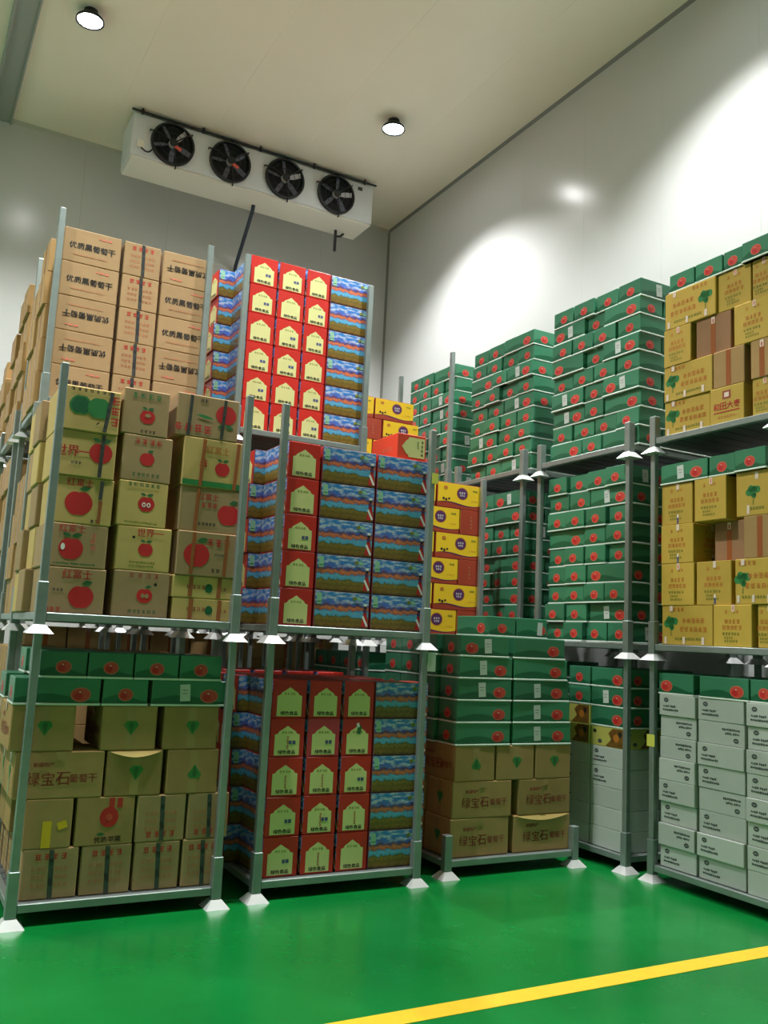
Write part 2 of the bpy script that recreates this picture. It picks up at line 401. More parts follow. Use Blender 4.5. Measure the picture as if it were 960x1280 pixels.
def art_apple(w, h, lng, o):
    v = o.get('v', 0); L, T, TP, X = [], [], [], {}
    sm = not lng
    def ap(u, vv, r, inv=False, leaf2=True, c='ink_apple'):
        s = -1 if inv else 1
        L.append((c, apple(u, vv, r, math.pi if inv else 0)))
        lc = 'ink_leaf' if c == 'ink_apple' else 'ink_green'
        L.append((lc, leaf(u+r*.42, vv+s*r*1.2, r*.9, r*.42, .25*s)))
        if leaf2: L.append((lc, leaf(u-r*.42, vv+s*r*1.2, r*.8, r*.36, -.3*s)))
    if v == 0:      # two green apples, upside down
        L += [('ink_green', apple(-.055, .02, .062, math.pi)), ('ink_deepgreen', apple(-.055, .02, .05, math.pi)), ('ink_green', apple(.05, .015, .066, math.pi)), ('ink_black', leaf(.05, -.075, .03, .008, .9))]
        T += [('ink_red', glyphs(.145, .01, 3, .05, 3, 1.3, True)), ('ink_black', glyphs(0, h*.43, 7, .022, 9, 1.6))]; TP += [('tape_dark', rect(.105, 0, .022, h-.012, -.12))]
    elif v == 1: ap(.085, .015, .064); X.update(chars('ink_red', '世界一', .062, -.07, .012)); T += [('ink_grey', glyphs(-.05, -.055, 3, .018, 4))]; TP += [('tape_dark', rect(.09, 0, .022, h-.012, -.03))]
    elif v == 2: ap(-.02, -.018, .075, leaf2=False); X.update(chars('ink_red', '红富士', .045, -.02, h*.38)); T += [('ink_black', glyphs(.075, -h*.42, 2, .022, 6))]; TP += [('tape_brown', rect(.10, -.06, .020, h*.5, -.03)), ('tape_dark', rect(.10, .07, .022, h*.4, -.03))]
    elif v == 3: ap(-.03, -.02, .066); L.append(('white_ink', disc(-.075, -.01, .012, .02, 10))); X.update(chars('ink_red', '红富士', .044, -.03, h*.39)); T += [('ink_pink', glyphs(.09, .03, 3, .03, 2, 1.2, True)), ('ink_leaf', line_text(0, -h*.42, .24, .012, 4))]
    elif v == 4: ap(.04, -.035, .068, leaf2=False); X.update(chars('ink_red', '红富士', .05, .01, h*.36)); T += [('ink_grey', glyphs(-.09, .0, 3, .018, 9)), ('ink_red', glyphs(-.11, -h*.42, 3, .026, 8))]
    elif v == 5: ap(.01, -.028, .044); L.append(('kraft_grey', disc(.012, -.018, .018, .012, 10))); T += [('ink_green', glyphs(0, h*.36, 4, .032, 12, 1.5)), ('ink_black', glyphs(.02, -h*.42, 4, .02, 3))]
    elif v == 6: ap(.0, -.005, .042, leaf2=False); T += [('ink_red', glyphs(0, h*.36, 4, .032, 15, 1.4)), ('ink_leaf', glyphs(0, -h*.36, 6, .022, 16, 1.3))]
    elif v == 7: ap(.02, .0, .048, leaf2=True); L.append(('white_ink', gm([disc(.006, -.004, .012, .015, 10), disc(.034, -.004, .012, .015, 10)]))); L.append(('ink_apple', gm([disc(.006, -.004, .006, .008, 8), disc(.034, -.004, .006, .008, 8)]))); T += [('ink_leaf', glyphs(.0, h*.42, 6, .024, 17, 1.4)), ('ink_olive', line_text(0, -h*.42, .2, .014, 6))]
    elif v == 8: ap(.01, -.005, .042); X.update(chars('ink_red', '世界一', .046, .03, h*.37)); T += [('ink_olive', gm([line_text(0, -h*.32, .16, .016, 6), line_text(0, -h*.39, .16, .012, 7)]))]; L.append(('hole', disc(-.065, .065, .009, .009, 10)))
    elif v == 9: ap(.02, -.01, .045, leaf2=False); L.append(('kraft_grey', disc(.01, -.01, .012, .014, 8))); L.append(('kraft_grey', disc(.034, -.01, .012, .014, 8))); T += [('ink_brown', glyphs(.01, h*.40, 4, .03, 19, 1.6)), ('ink_leaf', glyphs(.01, -h*.38, 6, .022, 20, 1.3))]; L.append(('hole', disc(.08, .06, .010, .010, 10)))
    elif v == 10: ap(.115, .03, .064, inv=True); T += [('ink_red', glyphs(-.09, -h*.30, 4, .05, 22, 1.25)), ('ink_black', glyphs(-.03, h*.38, 2, .024, 8)), ('ink_green', leaf(-.02, .0, .12, .02, -.15))]; TP += [('tape_dark', rect(-.115, 0, .020, h-.012, -.04)), ('tape_dark', rect(.10, 0, .020, h-.012, -.06))]
    elif v == 11: ap(.055, -.03, .046); X.update(chars('ink_orange', '红富士', .046, .02, h*.28)); T += [('ink_green', rect(0, -h*.42, w-.012, .034)), ('ink_red', glyphs(-.07, -.0, 1, .05, 8))]; TP += [('tape_brown', rect(-.075, 0, .022, h-.012, -.05)), ('tape_brown', rect(.145, 0, .022, h-.012, -.05))]
    elif v == 12: ap(.115, -.02, .068, leaf2=False); X.update(chars('ink_red', '红富士', .04, -.02, h*.30)); T += [('ink_red', glyphs(-.01, .03, 3, .03, 7)), ('ink_black', glyphs(-.02, -h*.32, 5, .02, 18))]; TP += [('tape_brown', rect(-.09, 0, .022, h-.012, -.03))]
    elif v == 13: ap(-.075, -.01, .078, leaf2=False); T += [('ink_red', glyphs(.06, .075, 3, .045, 23)), ('ink_grey', glyphs(.07, 0, 4, .014, 5)), ('ink_black', glyphs(.05, -h*.36, 2, .026, 29))]; TP += [('tape_brown', rect(-.10, 0, .022, h-.012, -.03)), ('tape_brown', rect(.11, 0, .022, h-.012, -.03))]
    elif v == 14: L += [('ink_deepgreen', disc(.03, -.004, .024, .028))]; T += [('ink_brown', glyphs(-.05, 0, 4, .026, 24)), ('ink_brown', glyphs(.12, -.005, 2, .02, 25))]; TP += [('tape_brown', rect(-.085, 0, .026, h-.01, -.03)), ('tape_brown', rect(.095, 0, .026, h-.01, -.03))]
    if not lng and v >= 10: return {}
    out = {'apple_print': L, 'lettering': T, **X}
    if v == 14: out = {'green_seal': L, 'lettering': T}
    for i, t in enumerate(TP): out[f'tape#{i}'] = [t]
    return out
def tree(u, v, s):
    r = random.Random(5)
    gs = [disc(u+r.uniform(-.5, .5)*s, v+r.uniform(-.35, .4)*s, s*r.uniform(.22, .34), n=9) for _ in range(9)]
    return gm(gs)
def art_date(w, h, lng, o):
    out = {}
    if o.get('red'):
        return {'square_logo': [('ink_brown', rect(.0, h*.27, .07, .06)), ('tag_pale', rect(.0, h*.27, .04, .034))], **chars('ink_red', '和田大枣', .052, 0, -h*.03), 'lettering': [('ink_red', rect(0, -h*.19, .22, .006)), ('ink_orange', glyphs(0, -h*.33, 6, .018, 5, 1.4))]}
    if lng:
        f = -1 if o.get('mirror') else 1
        out['tree_print'] = [('ink_green', tree(-f*w*.31, h*.04, .085)), ('ink_olive', rect(-f*w*.31, -h*.2, .010, .04))]
        out['lettering'] = [('ink_orange', gm([glyphs(f*w*.13, h*.12, 5, .036, 31, 1.15), glyphs(f*w*.13, -h*.10, 6, .036, 32, 1.15)])), ('ink_olive', glyphs(f*.02, -h*.34, 11, .02, 33, 1.2)), ('ink_orange', glyphs(-f*w*.2, h*.40, 4, .028, 34, 1.3))]
        out['sealing_tag'] = [('tag_pale', rect(-w*.42, -h*.38, .022, .05)), ('tag_pale', rect(-w*.05, -h*.38, .022, .05)), ('tag_pale', rect(w*.32, -h*.38, .024, .052)), ('tag_pale', rect(-w*.3, h*.42, .028, .04))]
        for i, t in enumerate(out.pop('sealing_tag')): out[f'sealing_tag#{i}'] = [t]
        return out
    if o.get('tree'):
        out['tree_print'] = [('ink_green', tree(-.01, h*.02, .075)), ('ink_olive', rect(-.01, -h*.2, .010, .04))]
        out['sealing_tag'] = [('tag_pale', rect(-.05, -h*.36, .022, .06)), ('tag_pale', rect(.02, h*.38, .026, .05))]; out['lettering'] = [('ink_olive', glyphs(.02, -h*.34, 5, .02, 33, 1.2))]
        return out
    out['lettering'] = [('ink_orange', gm([glyphs(0, h*.10, 4, .030, 35, 1.1), glyphs(0, -h*.04, 5, .030, 36, 1.1), glyphs(-.05, h*.33, 1, .026, 2), glyphs(.03, h*.33, 2, .022, 4)])), ('ink_olive', gm([glyphs(-.01, -h*.19, 6, .020, 37, 1.2), glyphs(-.03, -h*.28, 4, .016, 38), glyphs(-.01, -h*.36, 6, .016, 39)]))]
    out['sealing_tag'] = [('tag_pale', rect(.01, h*.42, .026, .045))] + ([('ink_blue', rect(.012, -h*.38, .014, .06)), ('tag_pale', rect(.012, -h*.30, .018, .024))] if o.get('blue') else [('ink_pink', rect(.01, h*.42, .01, .03))])
    return out
def art_plain(w, h, lng, o):
    return {'tape': [('tape_brown', rect(0, -.0, .042, h-.012))] + ([('tag_pale', rect(0, h*.38, .032, .05)), ('ink_red', rect(0, h*.36, .01, .025))] if o.get('seal') else [])}
def art_white(w, h, lng, o):
    if o.get('blank'): return {}
    s = -1 if o.get('inv') else 1; r = math.pi if s < 0 else 0; k = o.get('sd', 0)
    c = -w/2+.066
    L = [('ink_grey', disc(c, h*.24, .022, .016, 14)), ('white_card', rect(c, h*.24, .024, .003)), ('ink_grey', line_text(c+.035, -h*.04, .12, .015, 3)), ('ink_grey', line_text(c+.045, -h*.22, .15, .015, 6))]
    L = [(m, shift(g, 0, 0, r)) for m, g in L]
    return {'printed_logo': L}
def art_fruit(w, h, lng, o):
    return {'fruit_picture': [('ink_brownfruit', poly([(-w*.06, -h*.46), (w*.10, -h*.1), (w*.02, h*.2), (w*.14, h*.46), (w*.47, h*.46), (w*.47, -h*.46)])), ('ink_orange', disc(w*.25, .0, .03, .03, 12)), ('ink_black', disc(w*.36, h*.2, .018, .022, 12)), ('ink_black', disc(-w*.38, h*.24, .018, .014, 12)), ('ink_grey', disc(-w*.22, -h*.25, .022, .016, 12))]}
def art_hbox(w, h, lng, o):
    if not lng: return {'lettering': [('ink_faint', glyphs(.01, 0, 4, .02, 44, 1.6, True))]}
    yb = [(w/2*(1-2*i/16), -h*.30 - .012*math.sin(i/16*2*math.pi)) for i in range(17)]
    band = [(-w/2+.002, h/2-.004), ] + yb[::-1][:0] + []
    top = [(-w/2+.003, h/2-.005), (-w/2+.003, yb[-1][1])] + [(max(-w/2+.003, min(w/2-.003, x)), y) for x, y in yb[::-1][1:-1]] + [(w/2-.003, yb[0][1]), (w/2-.003, h/2-.005)]
    wav = [(x, y-.012*(1-abs(i-8)/9)) for i, (x, y) in enumerate([(max(-w/2+.003, min(w/2-.003, x)), y) for x, y in yb[::-1]])]
    shade = [(max(-w/2+.003, min(w/2-.003, x)), y+.004) for x, y in yb] + wav
    return {'yellow_band': [('ink_purple', poly(shade)), ('h_yellow', poly(top))],
            'round_seal': [('ink_orange', disc(.03, .025, .062, .058)), ('ink_purple', disc(.03, .025, .055, .051)), ('white_ink', glyphs(.03, .032, 3, .018, 3)), ('white_ink', glyphs(.03, .008, 3, .016, 4))],
            'lettering': [('ink_black', gm([disc(-.17, -.035, .013, .012, 8), disc(-.142, -.042, .012, .013, 8), disc(-.112, -.032, .012, .009, 8)])), ('ink_orange', disc(-.15, .065, .022, .016, 10)), ('ink_olive', line_text(.17, .062, .05, .016, 5)), ('ink_orange', line_text(.16, -.03, .08, .006, 7))]}
def art_flat(w, h, lng, o):      # box lying on its side: arched label turned a quarter
    if lng: return {'lettering': [('oval_ring', glyphs(.05, -.01, 4, .035, 51))]}
    V, Fs = arch(0, 0, h*.78, w*.80)
    return {'arched_label': [('cream', shift((V, Fs), .012, 0, math.pi/2)), ('ink_black', glyphs(.085, 0, 4, .02, 52, 1.5, True)), ('ink_olive', glyphs(.05, .02, 3, .015, 53, 1.2, True))]}

KINDS = {   # kind: (object name, body material by face, art, category)
 'green': ('green_fruit_carton', 'green', art_green), 'red': ('red_raisin_carton', 'red_card', art_red), 'gem': ('raisin_carton', 'kraft', art_gem),
 'tape': ('taped_carton', 'kraft_pink', art_tape), 'text': ('printed_carton', 'kraft_pink', art_text), 'ytape': ('plain_carton', 'kraft', art_yellowtape),
 'invapple': ('apple_carton', 'kraft', art_invapple), 'apple': ('apple_carton', 'kraft_grey', art_apple), 'appley': ('apple_carton', 'kraft_yel', art_apple),
 'date': ('date_carton', 'date_yel', art_date), 'plain': ('plain_carton', 'kraft_brown', art_plain), 'plaink': ('plain_carton', 'kraft', art_plain),
 'white': ('white_carton', 'white_card', art_white), 'fruit': ('fruit_picture_carton', 'fruit_yel', art_fruit), 'hbox': ('gift_carton', 'red_brown', art_hbox),
 'flat': ('red_carton', 'orange', art_flat)}
NBOX = 0
def carton(kind, x0, x1, y0, y1, z0, h, label, group, jit=.35, faces=('front', 'left'), **o):
    """one carton between the given world bounds; its prints, stickers and tape are its parts"""
    global NBOX; NBOX += 1
    name, bm, art = KINDS[kind]
    g = .0025; w, d, hh = round(x1-x0-2*g, 3), round(y1-y0-2*g, 3), round(h-.001, 3)
    B = MATS[bm]; mats = [B]*7
    if o.get('pink'): B = MATS['red_pink']
    if kind == 'red':
        fl = MATS['landscape']; mats = [fl if w > d else B]*2 + [fl if d > w else B]*2 + [B, B, MATS['edge_wine'] if w > d else B]
    bev = .004 if kind not in ('gem', 'apple', 'appley', 'tape', 'text') else .006
    r = random.Random(NBOX*31+5)
    ob = link(name, rbox(w, d, hh, mats, bev, kind+('p' if o.get('pink') else '')), None, ((x0+x1)/2, (y0+y1)/2, z0))
    ob.rotation_euler[2] = math.radians(r.uniform(-jit, jit))
    tag(ob, label, 'carton', group)
    ok = ','.join(f'{a}{b}' for a, b in sorted(o.items()))
    for f in faces:
        fwid = w if f == 'front' else d; lng = fwid >= (d if f == 'front' else w)
        if kind in ('apple', 'appley', 'date', 'invapple', 'ytape'): lng = (f == 'front') if not o.get('short') else False
        if kind == 'date': lng = (fwid > .32 and not o.get('red') and (y1-y0) > .32) if f == 'left' else False
        if kind in ('apple', 'appley', 'invapple', 'ytape') and f == 'left': continue
        if kind == 'white' and f == 'front': continue
        e0 = .0011
        for part, layers in art(fwid, hh, lng, o).items():
            if layers:
                p = link(part.split('#')[0], decal(part+kind+ok+str(lng), f, w, d, hh, layers, e0), ob); e0 += .0004*len(layers)
                if part in ('lettering', 'fruit_picture', 'side_print'): p['kind'] = 'stuff'
    if kind == 'green':
        k = ('rim', w, d)
        if k not in DM: DM[k] = rbox(w+.008, d+.008, .012, [MATS['rim_white']]*7, .0025, 'rim')
        link('tray_rim', DM[k], ob)
    if o.get('flap'):
        n = 9; V = []; Fs = []
        for i in range(n):
            u = -w*.44 + w*.88*i/(n-1); b = math.sin(math.pi*i/(n-1))
            V += [(u, -d/2-.002, hh-.006), (u, -d/2-.004-.012*b, hh-.010-.028*b)]
        Fs = [(2*i, 2*i+1, 2*i+3, 2*i+2) for i in range(n-1)]
        me = mesh('flap', V, Fs, [MATS['kraft_yel']]); fo = link('loose_flap', me, ob)
        sm = fo.modifiers.new('thick', 'SOLIDIFY'); sm.thickness = .003
    return ob
ORD = ['bottom', 'second', 'third', 'fourth', 'fifth', 'sixth', 'seventh', 'eighth', 'ninth', 'tenth']
ORL = ['first', 'second', 'third', 'fourth', 'fifth', 'sixth']
def lay(i): return 'bottom layer' if i == 0 else ORD[i]+' layer up'

# ------------------------------------------------------------------ the room
def structure(name, me, parent=None, loc=(0, 0, 0)):
    o = link(name, me, parent, loc)
    if parent is None: o['kind'] = 'structure'
    return o
R = ROOM
structure('floor', mesh('floor', *box_geo(R['x0']-.1, R['x1']+.1, R['y0']-.1, R['y1']+.1, -.12, 0), [MATS['floor']]))
ceil = structure('ceiling', mesh('ceiling', *box_geo(R['x0']-.1, R['x1']+.1, R['y0']-.1, R['y1']+.1, R['z']+.02, R['z']+.14), [MATS['ceiling']]))
def panels(parent, axis, a0, a1, first, step, make, m):
    a = first
    while a > a0: a -= step
    cache = {}
    while a < a1:
        b0, b1 = max(a, a0), min(a+step, a1)
        if b1-b0 > .02:
            k = round(b1-b0, 4)
            if k not in cache: cache[k] = make(b1-b0-.0015)
            o = link('panel', cache[k], parent); c = (b0+b1)/2
            o.location = (c, 0, 0) if axis == 'x' else (0, c, 0)
        a += step
zc = R['z']; LX = R['x1']-R['x0']; LY = R['y1']-R['y0']; CX = (R['x0']+R['x1'])/2; CY = (R['y0']+R['y1'])/2
def pm(nm, mn):
    return lambda g: mesh(nm, *g, [MATS[mn]])
panels(ceil, 'x', R['x0'], R['x1'], .7, 1.15, lambda w: mesh('panel', *box_geo(-w/2, w/2, R['y0'], R['y1'], zc, zc+.02), [MATS['ceiling']]), 'h')
wr = structure('wall_right', mesh('wall', *box_geo(R['x1']+.03, R['x1']+.15, R['y0']-.1, R['y1']+.1, 0, zc), [MATS['wall']]))
panels(wr, 'y', R['y0'], R['y1'], 7.24, 1.15, lambda w: mesh('panel', *box_geo(R['x1'], R['x1']+.03, -w/2, w/2, 0, zc), [MATS['wall']]), 'n')
for p in wr.children: p.rotation_euler = (0, 0, 0)
wb = structure('wall_back', mesh('wall', *box_geo(R['x0']-.1, R['x1']+.03, R['y1']+.03, R['y1']+.15, 0, zc), [MATS['wall']]))
panels(wb, 'x', R['x0'], R['x1'], R['x1'], 1.15, lambda w: mesh('panel', *box_geo(-w/2, w/2, R['y1'], R['y1']+.03, 0, zc), [MATS['wall']]), 'n')
for p in wb.children: p.rotation_euler = (0, 0, 0)
structure('wall_left', mesh('wall', *box_geo(R['x0']-.15, R['x0'], R['y0']-.1, R['y1']+.03, 0, zc), [MATS['wall']]))
structure('wall_front', mesh('wall', *box_geo(R['x0'], R['x1'], R['y0']-.15, R['y0'], 0, zc), [MATS['wall']]))
def prism_y(x, z, s, y0, y1, sx=-1):
    V = [(x, y, z) for y in (y0, y1)] + [(x+sx*s, y, z) for y in (y0, y1)] + [(x, y, z-s) for y in (y0, y1)]
    return V, [(0, 1, 3, 2), (0, 4, 5, 1), (2, 3, 5, 4), (0, 2, 4), (1, 5, 3)]
structure('trim_1', mesh('trim', *prism_y(R['x1'], zc, .032, R['y0'], R['y1']), [MATS['trim']]))
V = [(R['x1'], R['y1'], 0), (R['x1']-.028, R['y1'], 0), (R['x1'], R['y1']-.028, 0)]
V = V + [(a, b, zc) for a, b, _ in V]
structure('trim_2', mesh('trim', V, [(0, 1, 2), (3, 5, 4), (0, 3, 4, 1), (1, 4, 5, 2), (2, 5, 3, 0)], [MATS['trim']]))
V, Fs = prism_y(0, zc, .04, R['x0'], R['x1'])
structure('trim_3', mesh('trim', [(y, R['y1']+x, z) for x, y, z in V], Fs, [MATS['trim_pale']]))
structure('trim_4', mesh('trim', *merge([box_geo(.48, .70, R['y0'], R['y1'], zc-.05, zc), box_geo(.46, .485, R['y0'], R['y1'], zc-.10, zc), box_geo(.695, .715, R['y0'], R['y1'], zc-.07, zc)]), [MATS['band']]))
ln = link('floor_line', mesh('line', *box_geo(-4.6, 5.9, 3.475, 3.60, 0, .002), [MATS['line']]))
tag(ln, 'yellow painted line across the green floor', 'floor marking')

# ------------------------------------------------------------------ ceiling lamps
def make_lamp(x, y, label):
    e = link('ceiling_lamp', None, None, (x, y, zc)); tag(e, label, 'lamp', 'round ceiling lamps')
    r = .17; n = 24
    if 'lamp' not in DM:
        V, Fs = cyl_geo((0, 0, 0), (0, 0, -.05), .07, n=16); DM['lamp'] = mesh('stem', V, Fs, [MATS['black_metal']])
        prof = [(.06, -.05), (.10, -.06), (.14, -.10), (.145, -.125), (.13, -.125), (.125, -.11)]
        V = [(a*math.cos(2*math.pi*i/n), a*math.sin(2*math.pi*i/n), z) for a, z in prof for i in range(n)]
        Fs = [(k*n+i, k*n+(i+1) % n, (k+1)*n+(i+1) % n, (k+1)*n+i) for k in range(len(prof)-1) for i in range(n)]
        DM['lamph'] = mesh('housing', V, Fs, [MATS['black_metal']], smooth=True)
        DM['lampd'] = mesh('disc', *cyl_geo((0, 0, -.105), (0, 0, -.115), .125, n=24), [MATS['lamp_glow']])
    link('stem', DM['lamp'], e); link('housing', DM['lamph'], e); link('light_disc', DM['lampd'], e)
    l = bpy.data.lights.new('lamp_light', 'SPOT'); l.energy = LAMP_W; l.spot_size = math.radians(LAMP_CONE); l.spot_blend = LAMP_BLEND
    l.shadow_soft_size = .12; l.color = (1, 1, 1)
    lo = bpy.data.objects.new('lamp_light', l); COL.objects.link(lo); lo.parent = e; lo.location = (0, 0, -.13)
for x, wx in ((4.81, 'near the right wall'), (1.18, 'over the left racks'), (-2.46, 'left of the racks')):
    for y, wy in ((9.1, 'by the cooler'), (4.8, 'over the front racks')):
        make_lamp(x, y, f'round ceiling lamp {wx}, {wy}')

# ------------------------------------------------------------------ air cooler
EX0, EX1, EY, EZ0, EZ1, ED = 1.99, 5.33, 10.6, 7.33, 7.88, .55
ev = link('air_cooler', None, None, ((EX0+EX1)/2, EY, EZ0)); tag(ev, 'white ceiling air cooler with four black fans', 'air cooler')
EW = (EX1-EX0)/2
link('casing', rbox(EW*2, ED, EZ1-EZ0, [MATS['evap']]*7, .008, 'evap'), ev, (0, ED/2, 0))
link('drip_tray', rbox(EW*2-.02, ED-.02, .03, [MATS['evap_tray']]*7, .008, 'tray'), ev, (0, ED/2, -.031))
fr = .262
def ring_geo(r0, r1, y0, y1, n=32):
    V = []
    for r, y in ((r0, y0), (r1, y0), (r1, y1), (r0, y1)):
        V += [(r*math.cos(2*math.pi*i/n), y, r*math.sin(2*math.pi*i/n)) for i in range(n)]
    return V, [(k*n+i, k*n+(i+1) % n, ((k+1) % 4)*n+(i+1) % n, ((k+1) % 4)*n+i) for k in range(4) for i in range(n)]
ring = mesh('ring', *ring_geo(fr-.012, fr+.012, -.05, 0), [MATS['black_metal']])
well = mesh('well', *cyl_geo((0, -.004, 0), (0, -.001, 0), fr-.011, n=32), [MATS['fan_dark']])
hub = mesh('hub', *merge([cyl_geo((0, -.055, 0), (0, -.012, 0), .055, n=16), cyl_geo((0, -.062, 0), (0, -.055, 0), .03, n=12)]), [MATS['blade_light'], ])
def blade_geo():
    V = []; n = 6
    for i in range(n):
        r = .05+(fr-.07)*i/(n-1); hw = .3+.08*math.sin(i)
        for a, dy in ((-hw*.5, -.012), (hw*.5, -.040)):
            V.append((r*math.cos(a*(1.1-.06*i)), dy, r*math.sin(a*(1.1-.06*i)*1.25)))
    Fs = [(2*i, 2*i+1, 2*i+3, 2*i+2) for i in range(n-1)]
    m = len(V); V2 = [(x, y+.003, z) for x, y, z in V]
    Fs += [tuple(j+m for j in f[::-1]) for f in Fs]
    return V+V2, Fs
bl = mesh('blade', *blade_geo(), [MATS['blade']]); bll = mesh('blade_pale', *blade_geo(), [MATS['blade_light']])
struts = []
for a in (40, 160, 280):
    t = math.radians(a); struts.append(tube_geo([(.03*math.cos(t), -.075, .03*math.sin(t)), (fr*.8*math.cos(t), -.075, fr*.8*math.sin(t)), ((fr+.045)*math.cos(t), -.03, (fr+.045)*math.sin(t)), ((fr+.045)*math.cos(t), 0, (fr+.045)*math.sin(t))], .009, 6))
struts.append(cyl_geo((0, -.085, 0), (0, -.065, 0), .05, n=14))
for k in (.45, .72):
    struts.append(ring_geo(fr*k-.0025, fr*k+.0025, -.078, -.073, 28))
guard = mesh('guard', *merge(struts), [MATS['black_metal']])
fstick = mesh('sticker', *box_geo(.02, .12, -.0825, -.080, -.055, -.01), [MATS['sticker_red']])
for i, fx in enumerate((2.49, 3.24, 4.0, 4.755)):
    f = link('fan', ring, ev, (fx-(EX0+EX1)/2, 0, .262 if True else 0)); 
    link('fan_well', well, f); link('hub', hub, f)
    for k in range(5):
        b = link('blade', bll if (k == 4 and i != 1) else bl, f); b.rotation_euler[1] = math.radians(72*k+20+i*13)
    link('guard', guard, f)
    if i < 2:
        s = link('motor_sticker', fstick, f); s.rotation_euler[1] = math.radians(25)
rail = tube_geo([(-EW-.03, -.03, EZ1-EZ0+.012), (EW+.03, -.03, EZ1-EZ0+.012)], .014)
link('hanging_rail', mesh('rail', *rail, [MATS['black_metal']]), ev)
bolt = mesh('bolt', *merge([cyl_geo((0, -.03, EZ1-EZ0-.02), (0, -.03, EZ1-EZ0+.055), .012, n=8), cyl_geo((0, -.03, EZ1-EZ0), (0, -.03, EZ1-EZ0+.03), .026, n=8)]), [MATS['black_metal']])
for k in range(5): link('rail_bolt', bolt, ev, (-EW+.1+k*(2*EW-.25)/4, 0, 0))
link('junction_box', rbox(.09, .03, .10, [MATS['evap_tray']]*7, .005, 'jb'), ev, (-EW+.11, -.016, .10))
cab = [(-EW+.12+.16*t, -.02-.05*math.sin(math.pi*t), .10-.09*math.sin(math.pi*t)+.07*t) for t in [i/10 for i in range(11)]]
link('cable', mesh('cable', *tube_geo(cab, .011, 6), [MATS['black_metal']]), ev)
link('name_plate', mesh('plate', *box_geo(EW-.24, EW-.17, -.003, -.0005, .44, .49), [MATS['ink_grey']]), ev)
sp = mesh('side_pipe', *tube_geo([(EW-.36, .40, -.03), (EW-.36, .40, -.24), (EW-.36, .40, -.34)], .022, 8), [MATS['black_metal']]); link('drain_stub', sp, ev)
link('stub_elbow', mesh('elbow', *tube_geo([(EW-.36, .40, -.12), (EW-.28, .40, -.10), (EW-.22, .44, -.03)], .016, 8), [MATS['black_metal']]), ev)
px, py, pz = (EX0+EX1)/2, EY, EZ0
dpts = [(3.72, 10.95, 7.30), (3.72, 10.98, 7.22), (3.78, 11.72, 6.72), (3.78, 11.72, .0)]
link('drain_pipe', mesh('pipe', *tube_geo([(a-px, b-py, c-pz) for a, b, c in dpts], .026, 10), [MATS['pipe']]), ev)

# ------------------------------------------------------------------ stacking racks
T = 1.545
PW, PS = .022, .029
PM = {}
def rack(x, y, w, d, tier, label, posts=True, sticker=None):
    z = (tier-1)*T
    e = link('stacking_rack', None, None, (x, y, z)); tag(e, label, 'rack', 'steel stacking racks')
    def me(k, f):
        if k not in PM: PM[k] = f()
        return PM[k]
    S = MATS['steel']
    foot = me('foot', lambda: mesh('foot', [(-.072, -.072, 0), (.072, -.072, 0), (.072, .072, 0), (-.072, .072, 0), (-.032, -.032, .047), (.032, -.032, .047), (.032, .032, .047), (-.032, .032, .047)],
              [(3, 2, 1, 0), (0, 1, 5, 4), (1, 2, 6, 5), (2, 3, 7, 6), (3, 0, 4, 7), (4, 5, 6, 7)], [MATS['foot']]))
    sock = me('sock', lambda: rbox(2*PS, 2*PS, .240, [S]*7, .004, 'sock'))
    post = me('post', lambda: rbox(2*PW, 2*PW, T-.287, [S]*7, .004, 'post'))
    for cx in (0, w):
        for cy in (0, d):
            s = link('socket', sock, e, (cx, cy, .047)); link('foot', foot, s, (0, 0, -.047))
            if posts: link('post', post, e, (cx, cy, .287))
    bx = me(('bx', round(w, 3)), lambda: rbox(w-.06, .04, .045, [S]*7, .004, 'bx'))
    by = me(('by', round(d, 3)), lambda: rbox(.04, d-.06, .045, [S]*7, .004, 'by'))
    for cy in (0, d): link('beam', bx, e, (w/2, cy, .072))
    for cx in (0, w): link('beam', by, e, (cx, d/2, .072))
    sl = me(('sl', round(w, 3)), lambda: rbox(w-.045, .118, .018, [MATS['deck']]*7, .003, 'sl'))
    n = 8
    for k in range(n): link('deck_slat', sl, e, (w/2, .075+(d-.15)*k/(n-1), .098))
    if sticker:
        for (cx, zz, sw, sh, mn, dx) in sticker:
            if cx == 'L':
                link('paper_tag', mesh('tag', *box_geo(-PW-.004, -PW-.0015, -sw/2, sw/2, 0, sh), [MATS[mn]]), e, (0, d, zz)); continue
            link('paper_tag', mesh('tag', *box_geo(-sw/2+dx, sw/2+dx, -PW-.004, -PW-.0015, 0, sh), [MATS[mn]]), e, (cx, 0, zz))
    return e
W, DP = 1.128, 1.087
tname = {1: 'bottom', 2: 'middle', 3: 'top'}
def stack_racks(x, y, tiers, who, no_posts=(), w=W, d=DP, stickers={}):
    for t in tiers:
        extra = ', without upper posts' if t in no_posts else ''
        rack(x, y, w, d, t, f'grey steel stacking rack, {tname[t]} tier {who}{extra}', t not in no_posts, stickers.get(t))
AX, AY, BX_, BY_ = .745, 5.31, 2.135, 5.343
stack_racks(AX, AY, (1, 2), 'at front left')
stack_racks(.815, 6.683, (1, 2, 3), 'behind the apple cartons')
stack_racks(.80, 8.05, (1, 2, 3), 'in third left row', (3,))
stack_racks(.80, 9.42, (1, 2, 3), 'in fourth left row', (3,))
stack_racks(BX_, BY_, (1, 2), 'holding the red cartons at front', stickers={2: [(W, 1.16, .05, .075, 'sticker_yellow', .02)], 1: [(W, 1.40, .065, .13, 'sticker', .05)]})
stack_racks(2.246, 6.659, (1, 2, 3), 'behind the front red cartons')
stack_racks(2.28, 8.03, (1, 2, 3), 'in third red carton row')
stack_racks(2.10, 9.42, (1, 2), 'added in fourth row, centre')  # added rack, carries the cartons that keep the rear gaps dark
